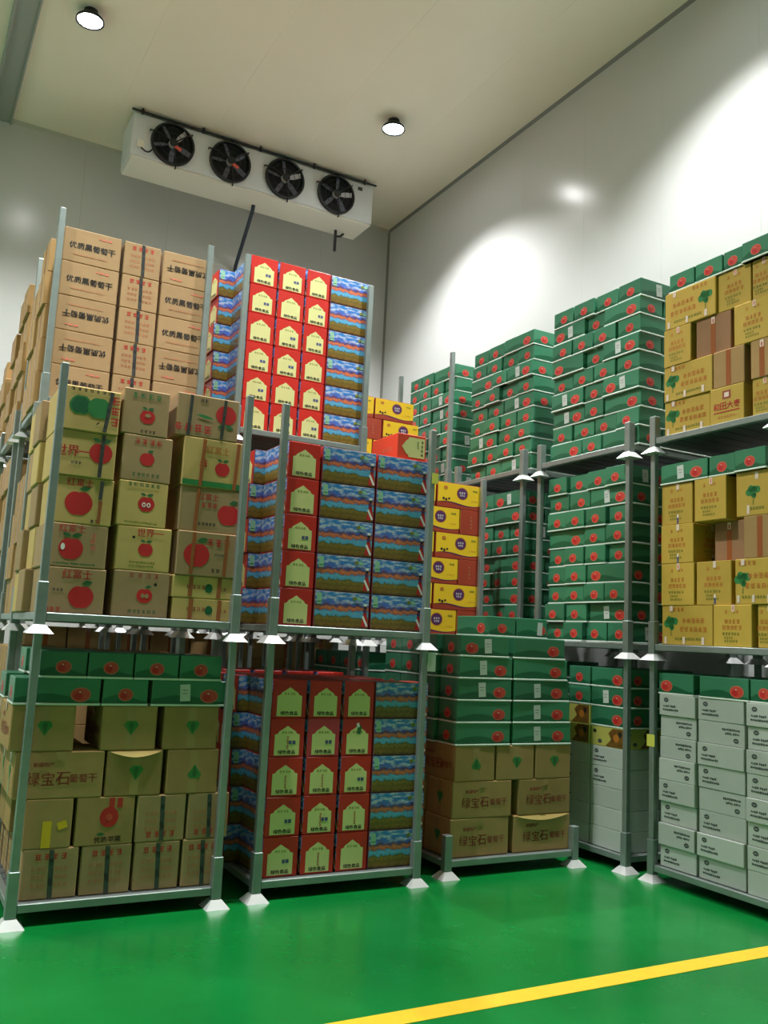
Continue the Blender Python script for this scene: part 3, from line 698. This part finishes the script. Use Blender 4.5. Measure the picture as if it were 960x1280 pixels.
stack_racks(3.42, 9.42, (1, 2), 'added in fourth row, right')  # added like its neighbour, to hold light-blocking cartons
stack_racks(3.561, 5.422, (1,), 'with raisin and green cartons', (1,))
stack_racks(3.52, 6.686, (1, 2), 'holding yellow gift cartons')
stack_racks(3.60, 8.07, (1, 2, 3), 'behind the yellow gift cartons', (3,))
stack_racks(4.962, 3.806, (1, 2, 3), 'nearest on right', (3,), stickers={1: [('L', .93, .075, .085, 'sticker_yellow', 0)]})
stack_racks(4.937, 5.134, (1, 2, 3), 'second on right', (3,))
stack_racks(4.935, 6.471, (1, 2, 3), 'third on right', (3,))
stack_racks(4.930, 7.735, (1, 2, 3), 'fourth on right')
stack_racks(4.930, 9.080, (1, 2, 3), 'fifth on right', (3,))

Z1, Z2, Z3 = .118, .118+T, .118+2*T
# ------------------------------------------------------------------ A: front left rack, bottom tier
pl = 'bottom-left rack'
y0 = 5.345
GR = 'cartons on the bottom-left rack'
def A1(kind, xs, z, h, look, i, dep, **o):
    for j, it in enumerate(xs):
        x0, x1 = it[:2]; oo = dict(o); oo.update(it[2] if len(it) > 2 else {}); kd = oo.pop('kind', kind); lk = oo.pop('look', look); dd = oo.pop('dep', dep)
        carton(kd, x0, x1, y0, y0+dd, z, h, f'{lk}, {lay(i)}, {ORL[j]} from left, {pl}', GR, **oo)
A1('tape', [(.785, 1.083), (1.095, 1.375), (1.387, 1.655), (1.667, 1.905, {})], Z1, .266, 'brown carton with dark tape strip', 0, .40)
A1('tape', [(.775, 1.03, dict(kind='ytape', look='plain brown carton with yellow tape', short=1)), (1.045, 1.37, dict(kind='invapple', look='carton with upside-down red apple', short=1, dep=.42)), (1.38, 1.67, dict(inv=1)), (1.68, 1.935, dict(inv=1))], Z1+.266, .262, 'brown carton with dark tape strip', 1, .40)
A1('gem', [(.695, 1.178, dict(dep=.34, look='brown raisin carton with red lettering')), (1.187, 1.512, dict(flap=1)), (1.535, 1.853, dict(inv=1))], Z1+.528, .256, 'brown carton with green gem print', 2, .47)
A1('gem', [(.655, .998), (1.14, 1.458), (1.497, 1.832)], Z1+.784, .250, 'brown carton with green gem print', 3, .47)
A1('green', [(.655, 1.12, dict(dep=.26)), (1.13, 1.392), (1.412, 1.866, dict(dep=.26, sticker=1))], Z1+1.034, .150, 'green carton with red oval', 4, .44)
A1('green', [(.774, 1.033), (1.038, 1.296), (1.300, 1.562), (1.568, 1.828)], Z1+1.184, .150, 'green carton with red oval', 5, .44)
pl2 = 'left side of bottom-left rack'
for i, (z, h, kd, xa) in enumerate([(Z1, .266, 'tape', .785), (Z1+.266, .262, 'ytape', .76), (Z1+.528, .256, 'gem', .70), (Z1+.784, .250, 'gem', .66), (Z1+1.034, .15, 'green', .66), (Z1+1.184, .15, 'green', .76)]):
    for j in range(2 if i < 4 else 1):
        ya = y0+.475+j*.272 if i != 2 else y0+.36+j*.328
        dd = .266 if i != 2 else .32
        carton(kd, xa, xa+.42, ya, ya+dd, z, h, f'{"green" if kd=="green" else "brown"} carton, {lay(i)}, {ORL[j+1]} back along {pl2}', GR)
# ------------------------------------------------------------------ A: front left rack, upper tier: apple cartons
pl = 'middle-left rack'; GR = 'apple cartons on the middle-left rack'
cols = [
 (.745, 1.092, [(.262, 'apple', 4, 'tan carton, large red apple low on the right'), (.252, 'apple', 3, 'tan carton, red apple with white glints'), (.275, 'appley', 2, 'yellowish carton, plump dark red apple'), (.268, 'appley', 1, 'yellow carton, red apple beside three characters'), (.262, 'appley', 0, 'carton with two green apples upside down')]),
 (1.128, 1.462, [(.272, 'apple', 9, 'tan carton, small apple and round hole'), (.262, 'appley', 8, 'yellow carton, small apple under characters and hole'), (.272, 'appley', 7, 'yellow carton, small apple with white rings'), (.28, 'apple', 6, 'tan carton, small plain red apple'), (.28, 'apple', 5, 'tan carton, small apple under green characters')]),
 (1.484, 1.886, [(.134, 'appley', 14, 'flat yellow carton with green seal, lowest'), (.134, 'appley', 14, 'flat yellow carton with green seal, second up'), (.272, 'apple', 13, 'tan carton, big red apple on left'), (.276, 'apple', 12, 'tan carton, red apple behind the post'), (.31, 'appley', 11, 'yellow carton with green bottom stripe and apple'), (.268, 'apple', 10, 'tan carton, upside-down red apple, two tapes')])]
for ci, (xa, xb, ls) in enumerate(cols):
    z = Z2
    for i, (h, kd, v, look) in enumerate(ls):
        r = random.Random(ci*10+i); dx = r.uniform(-.008, .006)
        if ci == 1: xa, xb = [(1.134, 1.468), (1.134, 1.462), (1.118, 1.415), (1.124, 1.425), (1.108, 1.390)][i]
        if ci == 2 and i == 5: xa, xb = 1.430, 1.832
        carton(kd, xa+dx, xb+dx, y0+r.uniform(0, .015), y0+.44, z, h, f'{look}, {pl}', GR, v=v, jit=.7)
        z += h
for i in range(5):
    for j in range(2):
        carton('appley' if (i+j) % 2 else 'apple', .70+.012*((i*3+j) % 4), 1.08, y0+.455+j*.28, y0+.73+j*.28, Z2+i*.262, .262, f'tan carton, {lay(i)}, {ORL[j+1]} back on left side of {pl}', GR, v=20)
# ------------------------------------------------------------------ A2: second left row
pl = 'top-left rear rack'; GR = 'raisin cartons on the top-left rear rack'
y2 = 6.712
inv1 = [0, 1, 1, 0, 0]; inv3 = [0, 1, 0, 0, 1]
for i in range(5):
    z = Z3+i*.263
    carton('text', .843, 1.264, y2, y2+.28, z, .263, f'brown carton with black characters, {lay(i)}, left column, {pl}', GR, **({'inv': 1} if inv1[i] else {}))
    carton('tape', 1.284, 1.568, y2, y2+.40, z, .263, f'pinkish carton with dark tape, {lay(i)}, middle column, {pl}', GR)
    carton('text', 1.584, 1.99, y2, y2+.28, z-.0 , .263, f'brown carton with black characters, {lay(i)}, right column, {pl}', GR, **({'inv': 1} if inv3[i] else {}))
    for j in range(2):
        if i == 4 and j == 1: continue
        carton('plaink', .775+.01*((i+j) % 3), 1.20, y2+.29+j*.366, y2+.65+j*.366, z, .263, f'plain brown carton, {lay(i)}, {ORL[j+1]} back on left of {pl}', GR)
    carton('plaink', 1.60, 2.005, y2+.30, y2+.65, z, .263, f'plain brown carton, {lay(i)}, behind right column of {pl}', GR)
for t, zz, nm in ((1, Z1, 'bottom'), (2, Z2, 'middle')):
    for i in range(4):
        for j in range(3):
            carton('plaink', .79+.01*((i+j) % 3), 1.21, y2+.004+j*.338, y2+.336+j*.338, zz+i*.262, .262, f'added brown carton, {lay(i)}, {ORL[j]} from front, {nm} tier behind bottom-left rack', 'brown cartons in second left row')
for rr, (ya, nl, who) in enumerate(((8.08, (4, 5, 5), 'third left row'), (9.45, (4, 4, 4), 'fourth left row'))):
    for t, zz in ((1, Z1), (2, Z2), (3, Z3)):
        for i in range(nl[t-1]):
            for j in range(3):
                if t == 3 and i == nl[2]-1 and (j == 2 or (rr == 1 and j == 0)): continue
                carton('plaink', .775+.012*((i*2+j) % 4), 1.20, ya+.004+j*.338, ya+.336+j*.338, zz+i*.262, .262, f'added brown carton, {lay(i)}, {ORL[j]} from front, {tname[t]} tier, {who}', 'brown cartons in rear left rows')
for t, zz, n, nm in ((1, Z1, 5, 'bottom'), (2, Z2, 5, 'middle')):  # hidden cartons added so no bright wall shows through the left rack
    for i in range(n):
        for j in range(2):
            carton('plaink', 1.235+j*.345, 1.565+j*.345, y2+.005, y2+.40, zz+i*.262, .262, f'added brown carton, {lay(i)}, {ORL[j+1]} from left in front, {nm} tier behind left rack', 'brown cartons in second left row')
    for j in range(3):
        if t == 1: carton('plaink', .80, 1.21, y2+.004+j*.338, y2+.336+j*.338, zz+4*.262, .262, f'added brown carton, fifth layer up, {ORL[j]} from front, {nm} tier behind bottom-left rack', 'brown cartons in second left row')
for rx, who in ((.80, 'left'), (2.10, 'centre'), (3.42, 'right')):  # cartons added across the fourth row to make the tier gaps read dark
    for t, zz, n, hh in ((1, Z1, 6, .243), (2, Z2, 5, .262)):
        for i in range(n):
            for j in range(3):
                if who == 'left' and j == 0: continue
                xa = (1.21+(j-1)*.405) if who == 'left' else rx-.08+j*.43
                carton('plaink', xa, xa+(.395 if who == 'left' else .42), 9.50, 9.96, zz+i*hh, hh, f'shaded brown carton, {lay(i)}, {ORL[j]} from left, {tname[t]} tier, fourth row {who}', 'added brown cartons in fourth row')
# ------------------------------------------------------------------ B: red cartons
GR = 'red raisin cartons'
def red_block(place, y, z, n, h, shorts, longs, back=0, style=lambda c, i: {}, first_long=False):
    for i in range(n):
        for c, (xa, xb) in enumerate(shorts):
            carton('red', xa, xb, y, y+.42, z+i*h, h, f'red carton with arched cream label, {lay(i)}, {ORL[c]} from left, {place}', GR, **style(c, i))
        for c, (xa, xb) in enumerate(longs):
            o = {'mint': 1} if (i*2+c*3+len(longs)) % 3 else {}
            carton('red', xa, xb, y, y+.235, z+i*h, h, f'carton with blue landscape side, {lay(i)}, {ORL[c]} landscape from left, {place}', GR, **o)
        for b in range(2 if back else 0):
            xl = shorts[0][0]-back+.012*((i*5+b) % 3-1)
            carton('red', xl, xl+.42, y+.430+b*.247, y+.668+b*.247, z+i*h, h, f'carton with blue landscape side, {lay(i)}, {ORL[b+1]} row back, {place}', GR, **({'mint': 1} if (i+b) % 4 else {}))
def st1(c, i):
    o = {}
    if (c, i) in ((0, 3), (1, 3), (2, 2), (0, 1), (1, 1), (0, 0)): o['stamp'] = 1
    if (c, i) in ((0, 3), (0, 2), (1, 2), (1, 1), (2, 1), (1, 0)): o['mark'] = 1
    if (c, i) == (2, 3): o['scuff'] = 1
    if (c, i) == (1, 3): o['pink'] = 1
    return o
red_block('bottom centre rack', 5.376, Z1, 5, .2405, [(2.182, 2.422), (2.44, 2.672), (2.688, 2.914)], [(2.920, 3.335)], .09, st1)
for c, (xa, xb) in enumerate(((2.58, 2.81), (2.82, 3.22))):
    carton('red', xa, xb, 5.81, 6.23, Z1+4*.2405, .2405, f'red carton, top layer, {ORL[c+1]} in back row, bottom centre rack', GR)
red_block('middle centre rack', 5.376, Z2, 5, .2405, [(2.187, 2.420)], [(2.432, 2.842), (2.850, 3.262)], .09, lambda c, i: {'stamp': 1} if i == 2 else {})
red_block('top centre rack', 6.69, Z3, 6, .2425, [(2.288, 2.528), (2.540, 2.776), (2.788, 3.004)], [(3.012, 3.425)], .13, lambda c, i: {'stamp': 1} if (c*7+i*5) % 3 else {})
red_block('rack behind top centre', 8.06, Z3, 6, .2425, [], [(2.335, 2.755)], 0)
for i in range(6):
    for b in range(3):
        carton('red', 2.335, 2.755, 8.30+b*.243, 8.535+b*.243, Z3+i*.2425, .2425, f'red carton end, {lay(i)}, {ORL[b+1]} back, rack behind top centre', GR)
for i in range(5):  # hidden red cartons added to block light behind the centre rack
    for c in range(4):
        carton('red', 2.29+c*.27, 2.525+c*.27, 6.70, 7.12, Z1+i*.2405, .2405, f'added red carton, {lay(i)}, {ORL[c]} from left, bottom tier behind centre rack', GR)
for i in range(5):  # same added light-blocking row, one tier higher
    for c in range(4):
        carton('red', 2.29+c*.27, 2.525+c*.27, 6.70, 7.12, Z2+i*.2405, .2405, f'added red carton, {lay(i)}, {ORL[c]} from left, middle tier behind centre rack', GR)
carton('flat', 3.01, 3.25, 5.40, 5.79, Z2+5*.2405, .185, 'red carton lying on its side atop middle centre rack', GR, jit=0)
# ------------------------------------------------------------------ C: low central rack
pl = 'low central rack'; GR = 'cartons on the low central rack'; y0 = 5.452
for i, (xs, h) in enumerate((([(3.60, 4.112), (4.152, 4.682)], .262), ([(3.612, 4.13), (4.188, 4.678)], .254))):
    for j, (xa, xb) in enumerate(xs):
        carton('gem', xa, xb, y0, y0+.345, Z1+(.262 if i else 0), h, f'brown raisin carton with red lettering, {lay(i)}, {ORL[j]} from left, {pl}', GR, **({'flap': 1} if (i == 0 and j == 1) else {}))
    for b in range(2):
        carton('gem', 3.594, 4.10, y0+.36+b*.355, y0+.705+b*.355, Z1+(.262 if i else 0), h, f'brown raisin carton, {lay(i)}, {ORL[b+1]} back on left of {pl}', GR)
for j, (xa, xb) in enumerate([(3.622, 3.972), (3.986, 4.328), (4.338, 4.676)]):
    carton('gem', xa, xb, y0, y0+.47, Z1+.516, .246, f'brown carton with green gem print, {ORL[j]} from left, {pl}', GR, **({'inv': 1} if j == 0 else {}))
carton('gem', 3.60, 3.95, y0+.485, y0+.955, Z1+.516, .246, f'brown carton, third layer up, back left of {pl}', GR)
zg = Z1+.762; hg = .157
for i in range(5):
    sx = [0, .005, .01, .018, .030][i]
    carton('green', 3.625+sx*.5, 4.10-(.04 if i == 4 else 0)+sx*.3, y0-.0, y0+.255, zg+i*hg, hg, f'green carton with red oval, {lay(i+3)}, left of front pair, {pl}', GR, **({'sticker': 1} if i in (2, 3, 4) else {}), **({'mirror': 1} if i == 4 else {}), jit=.8)
    carton('green', 4.125-sx*.3, 4.672-sx*2.4, y0+.0, y0+.255, zg+i*hg, hg, f'green carton with red oval, {lay(i+3)}, right of front pair, {pl}', GR, **({'sticker': 1, 'sp': 1.5} if i in (0, 1, 2) else {}), jit=.8)
    for b in range(3):
        carton('green', 3.60, 4.06, y0+.268+b*.262, y0+.522+b*.262, zg+i*hg, hg, f'green carton, {lay(i+3)}, {ORL[b+1]} back on left of {pl}', GR)
carton('green', 4.075, 4.335, 5.73, 6.18, zg+5*hg, hg, f'green carton on very top of {pl}, left one', GR, jit=.2)
carton('green', 4.345, 4.650, 5.73, 6.18, zg+5*hg, hg, f'green carton with sticker on very top of {pl}, right one', GR, jit=.2, sticker_s=1, du=.09)
for i in range(5): carton('green', 4.125, 4.585, 5.722, 6.17, zg+i*hg, hg, f'green carton, {lay(i+3)}, behind right front column, {pl}', GR, faces=())
# ------------------------------------------------------------------ H: yellow gift cartons
GR = 'yellow and red gift cartons'; y0 = 6.72
for i in range(6):
    z = Z2+i*.2275
    if i % 2: xs = [(3.69, 4.165), (4.178, 4.648)]
    else: xs = [(3.64, 3.94), (3.955, 4.425), (4.432, 4.646)]
    for j, (xa, xb) in enumerate(xs):
        dd = .24 if xb-xa > .4 else .46
        look = 'yellow banded gift carton' if xb-xa > .4 else 'red-brown carton end'
        carton('hbox', xa, xb, y0, y0+dd, z, .2275, f'{look}, {lay(i)}, {ORL[j]} from left, middle tier yellow stack', GR, jit=.3)
y0 = 8.105
for i in range(4):
    z = Z3+i*.225
    xs = [(3.75, 4.22), (4.23, 4.70)] if i % 2 else [(3.64, 4.09), (4.10, 4.325), (4.335, 4.77)]
    for j, (xa, xb) in enumerate(xs):
        carton('hbox', xa, xb, y0, y0+(.24 if xb-xa > .4 else .46), z, .225, f'yellow gift carton, {lay(i)}, {ORL[j]} from left, rear top rack', GR, jit=.3)
GR = 'green fruit cartons'
for i in range(9):
    for b in range(4):
        carton('green', 3.56, 4.02, 6.73+b*.265, 6.985+b*.265, Z1+i*.152, .152, f'added green carton, {lay(i)}, {ORL[b]} from front, under yellow stack', GR)
# ------------------------------------------------------------------ right racks: green cartons
S_, L_ = .255, .455
def green_stack(place, x, yn, yf, z, h, pats, off, near=True, nsecond=True, zskip=0):
    """layers seen on the face towards the aisle, listed far (left) to near (right)"""
    for i, p in enumerate(pats):
        tot = sum(S_ if c == 'S' else L_ for c in p); gap = max(.007, (yf-yn-tot)/max(1, len(p)-1)) if tot < yf-yn else .007
        k = min(1, (yf-yn-.007*(len(p)-1))/tot); y = yf; rr = random.Random(i*17+len(place)*3+int(z*10))
        for j, c in enumerate(p):
            s = (S_ if c == 'S' else L_)*k; y1, yy0 = y, y-s; y = yy0-gap
            dep = .455 if c == 'S' else .255
            dx = rr.uniform(-.016, .035)
            o = {}
            if c == 'L' and rr.random() < .5: o['sticker'] = 1
            if c == 'L' and rr.random() < .25: o['mirror'] = 1
            if c == 'S': o['du'] = round(rr.uniform(-.02, .02), 2)
            if c == 'S' and j == len(p)-1 and rr.random() < .45: o['sticker'] = 1
            carton('green', x+dx, x+dx+dep, yy0, y1, z+i*h, h, f'green fruit carton, {lay(i)}, {ORL[j]} from left, {place}', GR, jit=.4, **o)
            if j == len(p)-1 and nsecond:
                x2 = x+dx+dep+.01
                while x2 < x+.75:
                    dd = .455 if rr.random() < .5 and x2+.455 < x+1.03 else .255
                    carton('green', x2, x2+dd, yy0+rr.uniform(0, .01), yy0+.255, z+i*h, h, f'green fruit carton, {lay(i)}, {"inner" if x2 < x+.5 else "innermost"} near end, {place}', GR, jit=.4)
                    x2 += dd+.01
green_stack('top tier, second right rack', 4.992, 5.09, 6.155, Z3, .1525, ['LSL', 'SSSS', 'LSL', 'LSL', 'SSSS', 'LSL', 'SSSS', 'LSL', 'SSSS'], 0)
green_stack('middle tier, second right rack', 4.972, 5.185, 6.16, Z2, .1555, ['SSSS', 'SSL', 'SSSS', 'SSL', 'SSSS', 'LSS', 'SSSS', 'SSL', 'SSSS'], 0)
green_stack('top tier, third right rack', 4.992, 6.455, 7.46, Z3, .1485, ['SSL', 'SSSS', 'LSS', 'SSSS', 'SSL', 'SSSS', 'LSL', 'SSSS', 'SSL'], 0)
green_stack('middle tier, third right rack', 4.962, 6.505, 7.44, Z2, .151, ['SSSS', 'SSSS', 'SSL', 'SSSS', 'SSL', 'SSSS', 'SSSS', 'SSL', 'SSL'], 0)
green_stack('top tier, fourth right rack', 4.980, 7.768, 8.68, Z3, .148, ['SSSS', 'SSL', 'SSSS', 'LSS', 'SSSS', 'SSL', 'SSL', 'SSSS', 'SSL'], 0)
green_stack('top tier, fifth right rack', 4.975, 9.125, 9.6, Z3, .150, ['SS', 'L', 'SS', 'L', 'SS', 'SS', 'L', 'SS'], 0)
for i in range(9):  # hidden green cartons added to darken the gap seen through the second rack
    for j, xa in enumerate((4.98, 5.45)):
        carton('green', xa, xa+.455, 6.51, 6.765, Z1+i*.152, .152, f'added green carton, {lay(i)}, {("outer", "inner")[j]} near end, bottom tier, third right rack', GR)
# ------------------------------------------------------------------ D bottom: white, fruit and green cartons
pl = 'bottom tier, second right rack'
for i in range(5):
    for j, (ya, yb) in enumerate(((5.56, 5.95), (5.17, 5.55))):
        carton('white', 4.955, 5.31, ya, yb, Z1+i*.150, .150, f'added white carton, {lay(i)}, {("far", "near")[j]} column, {pl}', 'white cartons', **({'blank': 1} if j and i < 3 else {}), sd=i)
    carton('white', 5.32, 5.70, 5.18, 5.55, Z1+i*.150, .150, f'added white carton, {lay(i)}, inner near end, {pl}', 'white cartons', blank=1)
for (ya, yb, i) in ((5.56, 5.95, 5), (5.56, 5.95, 6), (5.17, 5.55, 5)):
    carton('fruit', 4.955, 5.31, ya, yb, Z1+i*.150, .150, f'yellow fruit picture carton, {lay(i)}, {"far" if ya > 5.5 else "near"} column, {pl}', 'fruit picture cartons')
carton('fruit', 5.32, 5.70, 5.18, 5.55, Z1+5*.150, .150, f'yellow fruit picture carton, inner near end, {pl}', 'fruit picture cartons')
for i in (6, 7, 8):
    carton('green', 4.955, 5.21, 5.17, 5.55, Z1+i*.150, .150, f'green fruit carton, {lay(i)}, near column, {pl}', GR, **({'sticker': 1} if i == 7 else {}))
    carton('green', 5.22, 5.68, 5.17, 5.43, Z1+i*.150, .150, f'green fruit carton, {lay(i)}, inner near end, {pl}', GR)
    if i > 6: carton('green', 4.955, 5.32, 5.565, 5.82, Z1+i*.150, .150, f'green fruit carton, {lay(i)}, far column, {pl}', GR)
# ------------------------------------------------------------------ E: nearest right rack
xe = 4.972
def E_(kind, ya, yb, z, h, label, group, dx=0, dep=.38, **o):
    carton(kind, xe+dx, xe+dx+dep, ya, yb, z, h, label, group, **o)
pl = 'bottom tier, nearest right rack'
ypos = [(4.512, 4.842), (4.108, 4.495), (3.845, 4.090)]
for j in range(3):
    for i in range(8):
        rr = random.Random(j*20+i); o = {'sd': i}
        if (j, i) in ((0, 6), (0, 5), (0, 4), (0, 1), (1, 6), (1, 3)): o['inv'] = 1
        if (j, i) in ((2, 0),): o['blank'] = 1
        E_('white', ypos[j][0], ypos[j][1], Z1+i*.149, .149, f'added white carton, {lay(i)}, {ORL[j]} from left, {pl}', 'white cartons', rr.uniform(-.018, .012), jit=.4, **o)
for j, (ya, yb) in enumerate(((4.53, 4.855), (4.07, 4.48), (3.845, 4.06))):
    E_('green', ya, yb, Z1+8*.149, .150, f'green carton with red oval, {ORL[j]} from left, {pl}', GR, dep=.25, **({'mirror': 1} if j == 0 else {}))
for j in range(3):  # unseen inner rows added to stop light leaking in from the right wall
    for i in range(8):
        carton('white', 5.375, 5.755, ypos[j][0], ypos[j][1], Z1+i*.149, .149, f'added white carton, {lay(i)}, {ORL[j]} from left, inner row, {pl}', 'white cartons', faces=())
    carton('green', 5.375, 5.755, ypos[j][0], ypos[j][1], Z1+8*.149, .150, f'green carton, {ORL[j]} from left, inner row, {pl}', GR, faces=())
    for i in range(5):
        carton('plaink', 5.47, 5.85, ypos[j][0], ypos[j][1], Z2+i*.27, .27, f'added brown carton, {lay(i)}, {ORL[j]} from left, inner row, middle tier, nearest right rack', 'added inner brown cartons', faces=())
for i in range(9):  # unseen inner column added to darken the gap above the bottom tier
    carton('white', 5.33, 5.70, 5.56, 5.95, Z1+i*.150, .150, f'added white carton, {lay(i)}, inner far column, bottom tier, second right rack', 'white cartons', faces=())
GD = 'yellow date cartons'; pl = 'middle tier, nearest right rack'
rows = [(.283, [('date', 4.365, 4.835, 'with green tree', {}), ('date', 4.03, 4.35, 'with orange characters', {}), ('date', 3.842, 4.005, 'with orange characters', {})]),
        (.305, [('date', 4.53, 4.84, 'with orange characters', {}), ('date', 4.21, 4.512, 'with orange characters', {'blue': 1}), ('date', 3.842, 4.17, 'with green tree', {})]),
        (.285, [('date', 4.535, 4.842, 'with orange characters', {'blue': 1}), ('plain', 4.17, 4.43, 'taped brown', {'seal': 1}), ('plaink', 3.842, 4.10, 'greenish strapped', {})]),
        (.305, [('date', 4.545, 4.845, 'with orange characters', {'blue': 1}), ('date', 4.235, 4.52, 'with orange characters', {}), ('date', 3.86, 4.16, 'with green tree', {'tree': 1})])]
z = Z2
for i, (h, its) in enumerate(rows):
    for j, (kd, ya, yb, look, o) in enumerate(its):
        nm = 'yellow carton '+look if kd == 'date' else look+' carton'
        dx = .10 if (kd == 'plain') else random.Random(i*5+j).uniform(-.012, .012)
        E_(kd, ya, yb, z, h, f'{nm}, {lay(i)}, {ORL[j]} from left, {pl}', GD, dx, jit=.6, **o)
    z += h
for j, (ya, yb, o) in enumerate(((4.40, 4.845, {'sticker': 1}), (4.165, 4.39, {}), (3.90, 4.155, {}))):
    E_('green', ya, yb, z, .150, f'green carton with red oval, {ORL[j]} from left, {pl}', GR, (-.02 if j == 2 else 0), dep=.255 if j == 0 else .44, **o)
pl = 'top tier, nearest right rack'
rows = [(.262, [('date', 4.385, 4.815, 'with green tree', {}), ('date', 4.08, 4.372, 'with red characters', {'red': 1}), ('date', 3.842, 4.03, 'with orange characters', {})]),
        (.268, [('date', 4.352, 4.812, 'with green tree', {}), ('plaink', 4.075, 4.345, 'taped brown', {}), ('plaink', 3.842, 4.03, 'taped brown', {'seal': 1})]),
        (.292, [('date', 4.545, 4.81, 'with orange characters', {}), ('plain', 4.20, 4.515, 'taped reddish-brown', {'seal': 1}), ('date', 3.842, 4.165, 'with green tree', {'mirror': 1})]),
        (.285, [('date', 4.318, 4.80, 'with green tree', {'mirror': 1}), ('date', 4.025, 4.312, 'with orange characters', {}), ('date', 3.842, 4.018, 'with orange characters', {})])]
z = Z3
for i, (h, its) in enumerate(rows):
    for j, (kd, ya, yb, look, o) in enumerate(its):
        nm = 'yellow carton '+look if kd == 'date' else look+' carton'
        E_(kd, ya, yb, z, h, f'{nm}, {lay(i)}, {ORL[j]} from left, {pl}', GD, random.Random(i*7+j).uniform(-.012, .012), jit=.6, **o)
    z += h
for j, (ya, yb, o) in enumerate(((4.52, 4.765, {}), (4.262, 4.512, {}), (4.09, 4.255, {}), (3.842, 4.08, {'sticker': 1}))):
    E_('green', ya, yb, z, .146, f'green carton with red oval, {ORL[j]} from left, {pl}', GR, (-.02 if j == 3 else .0), dep=.255 if j == 3 else .44, **o)
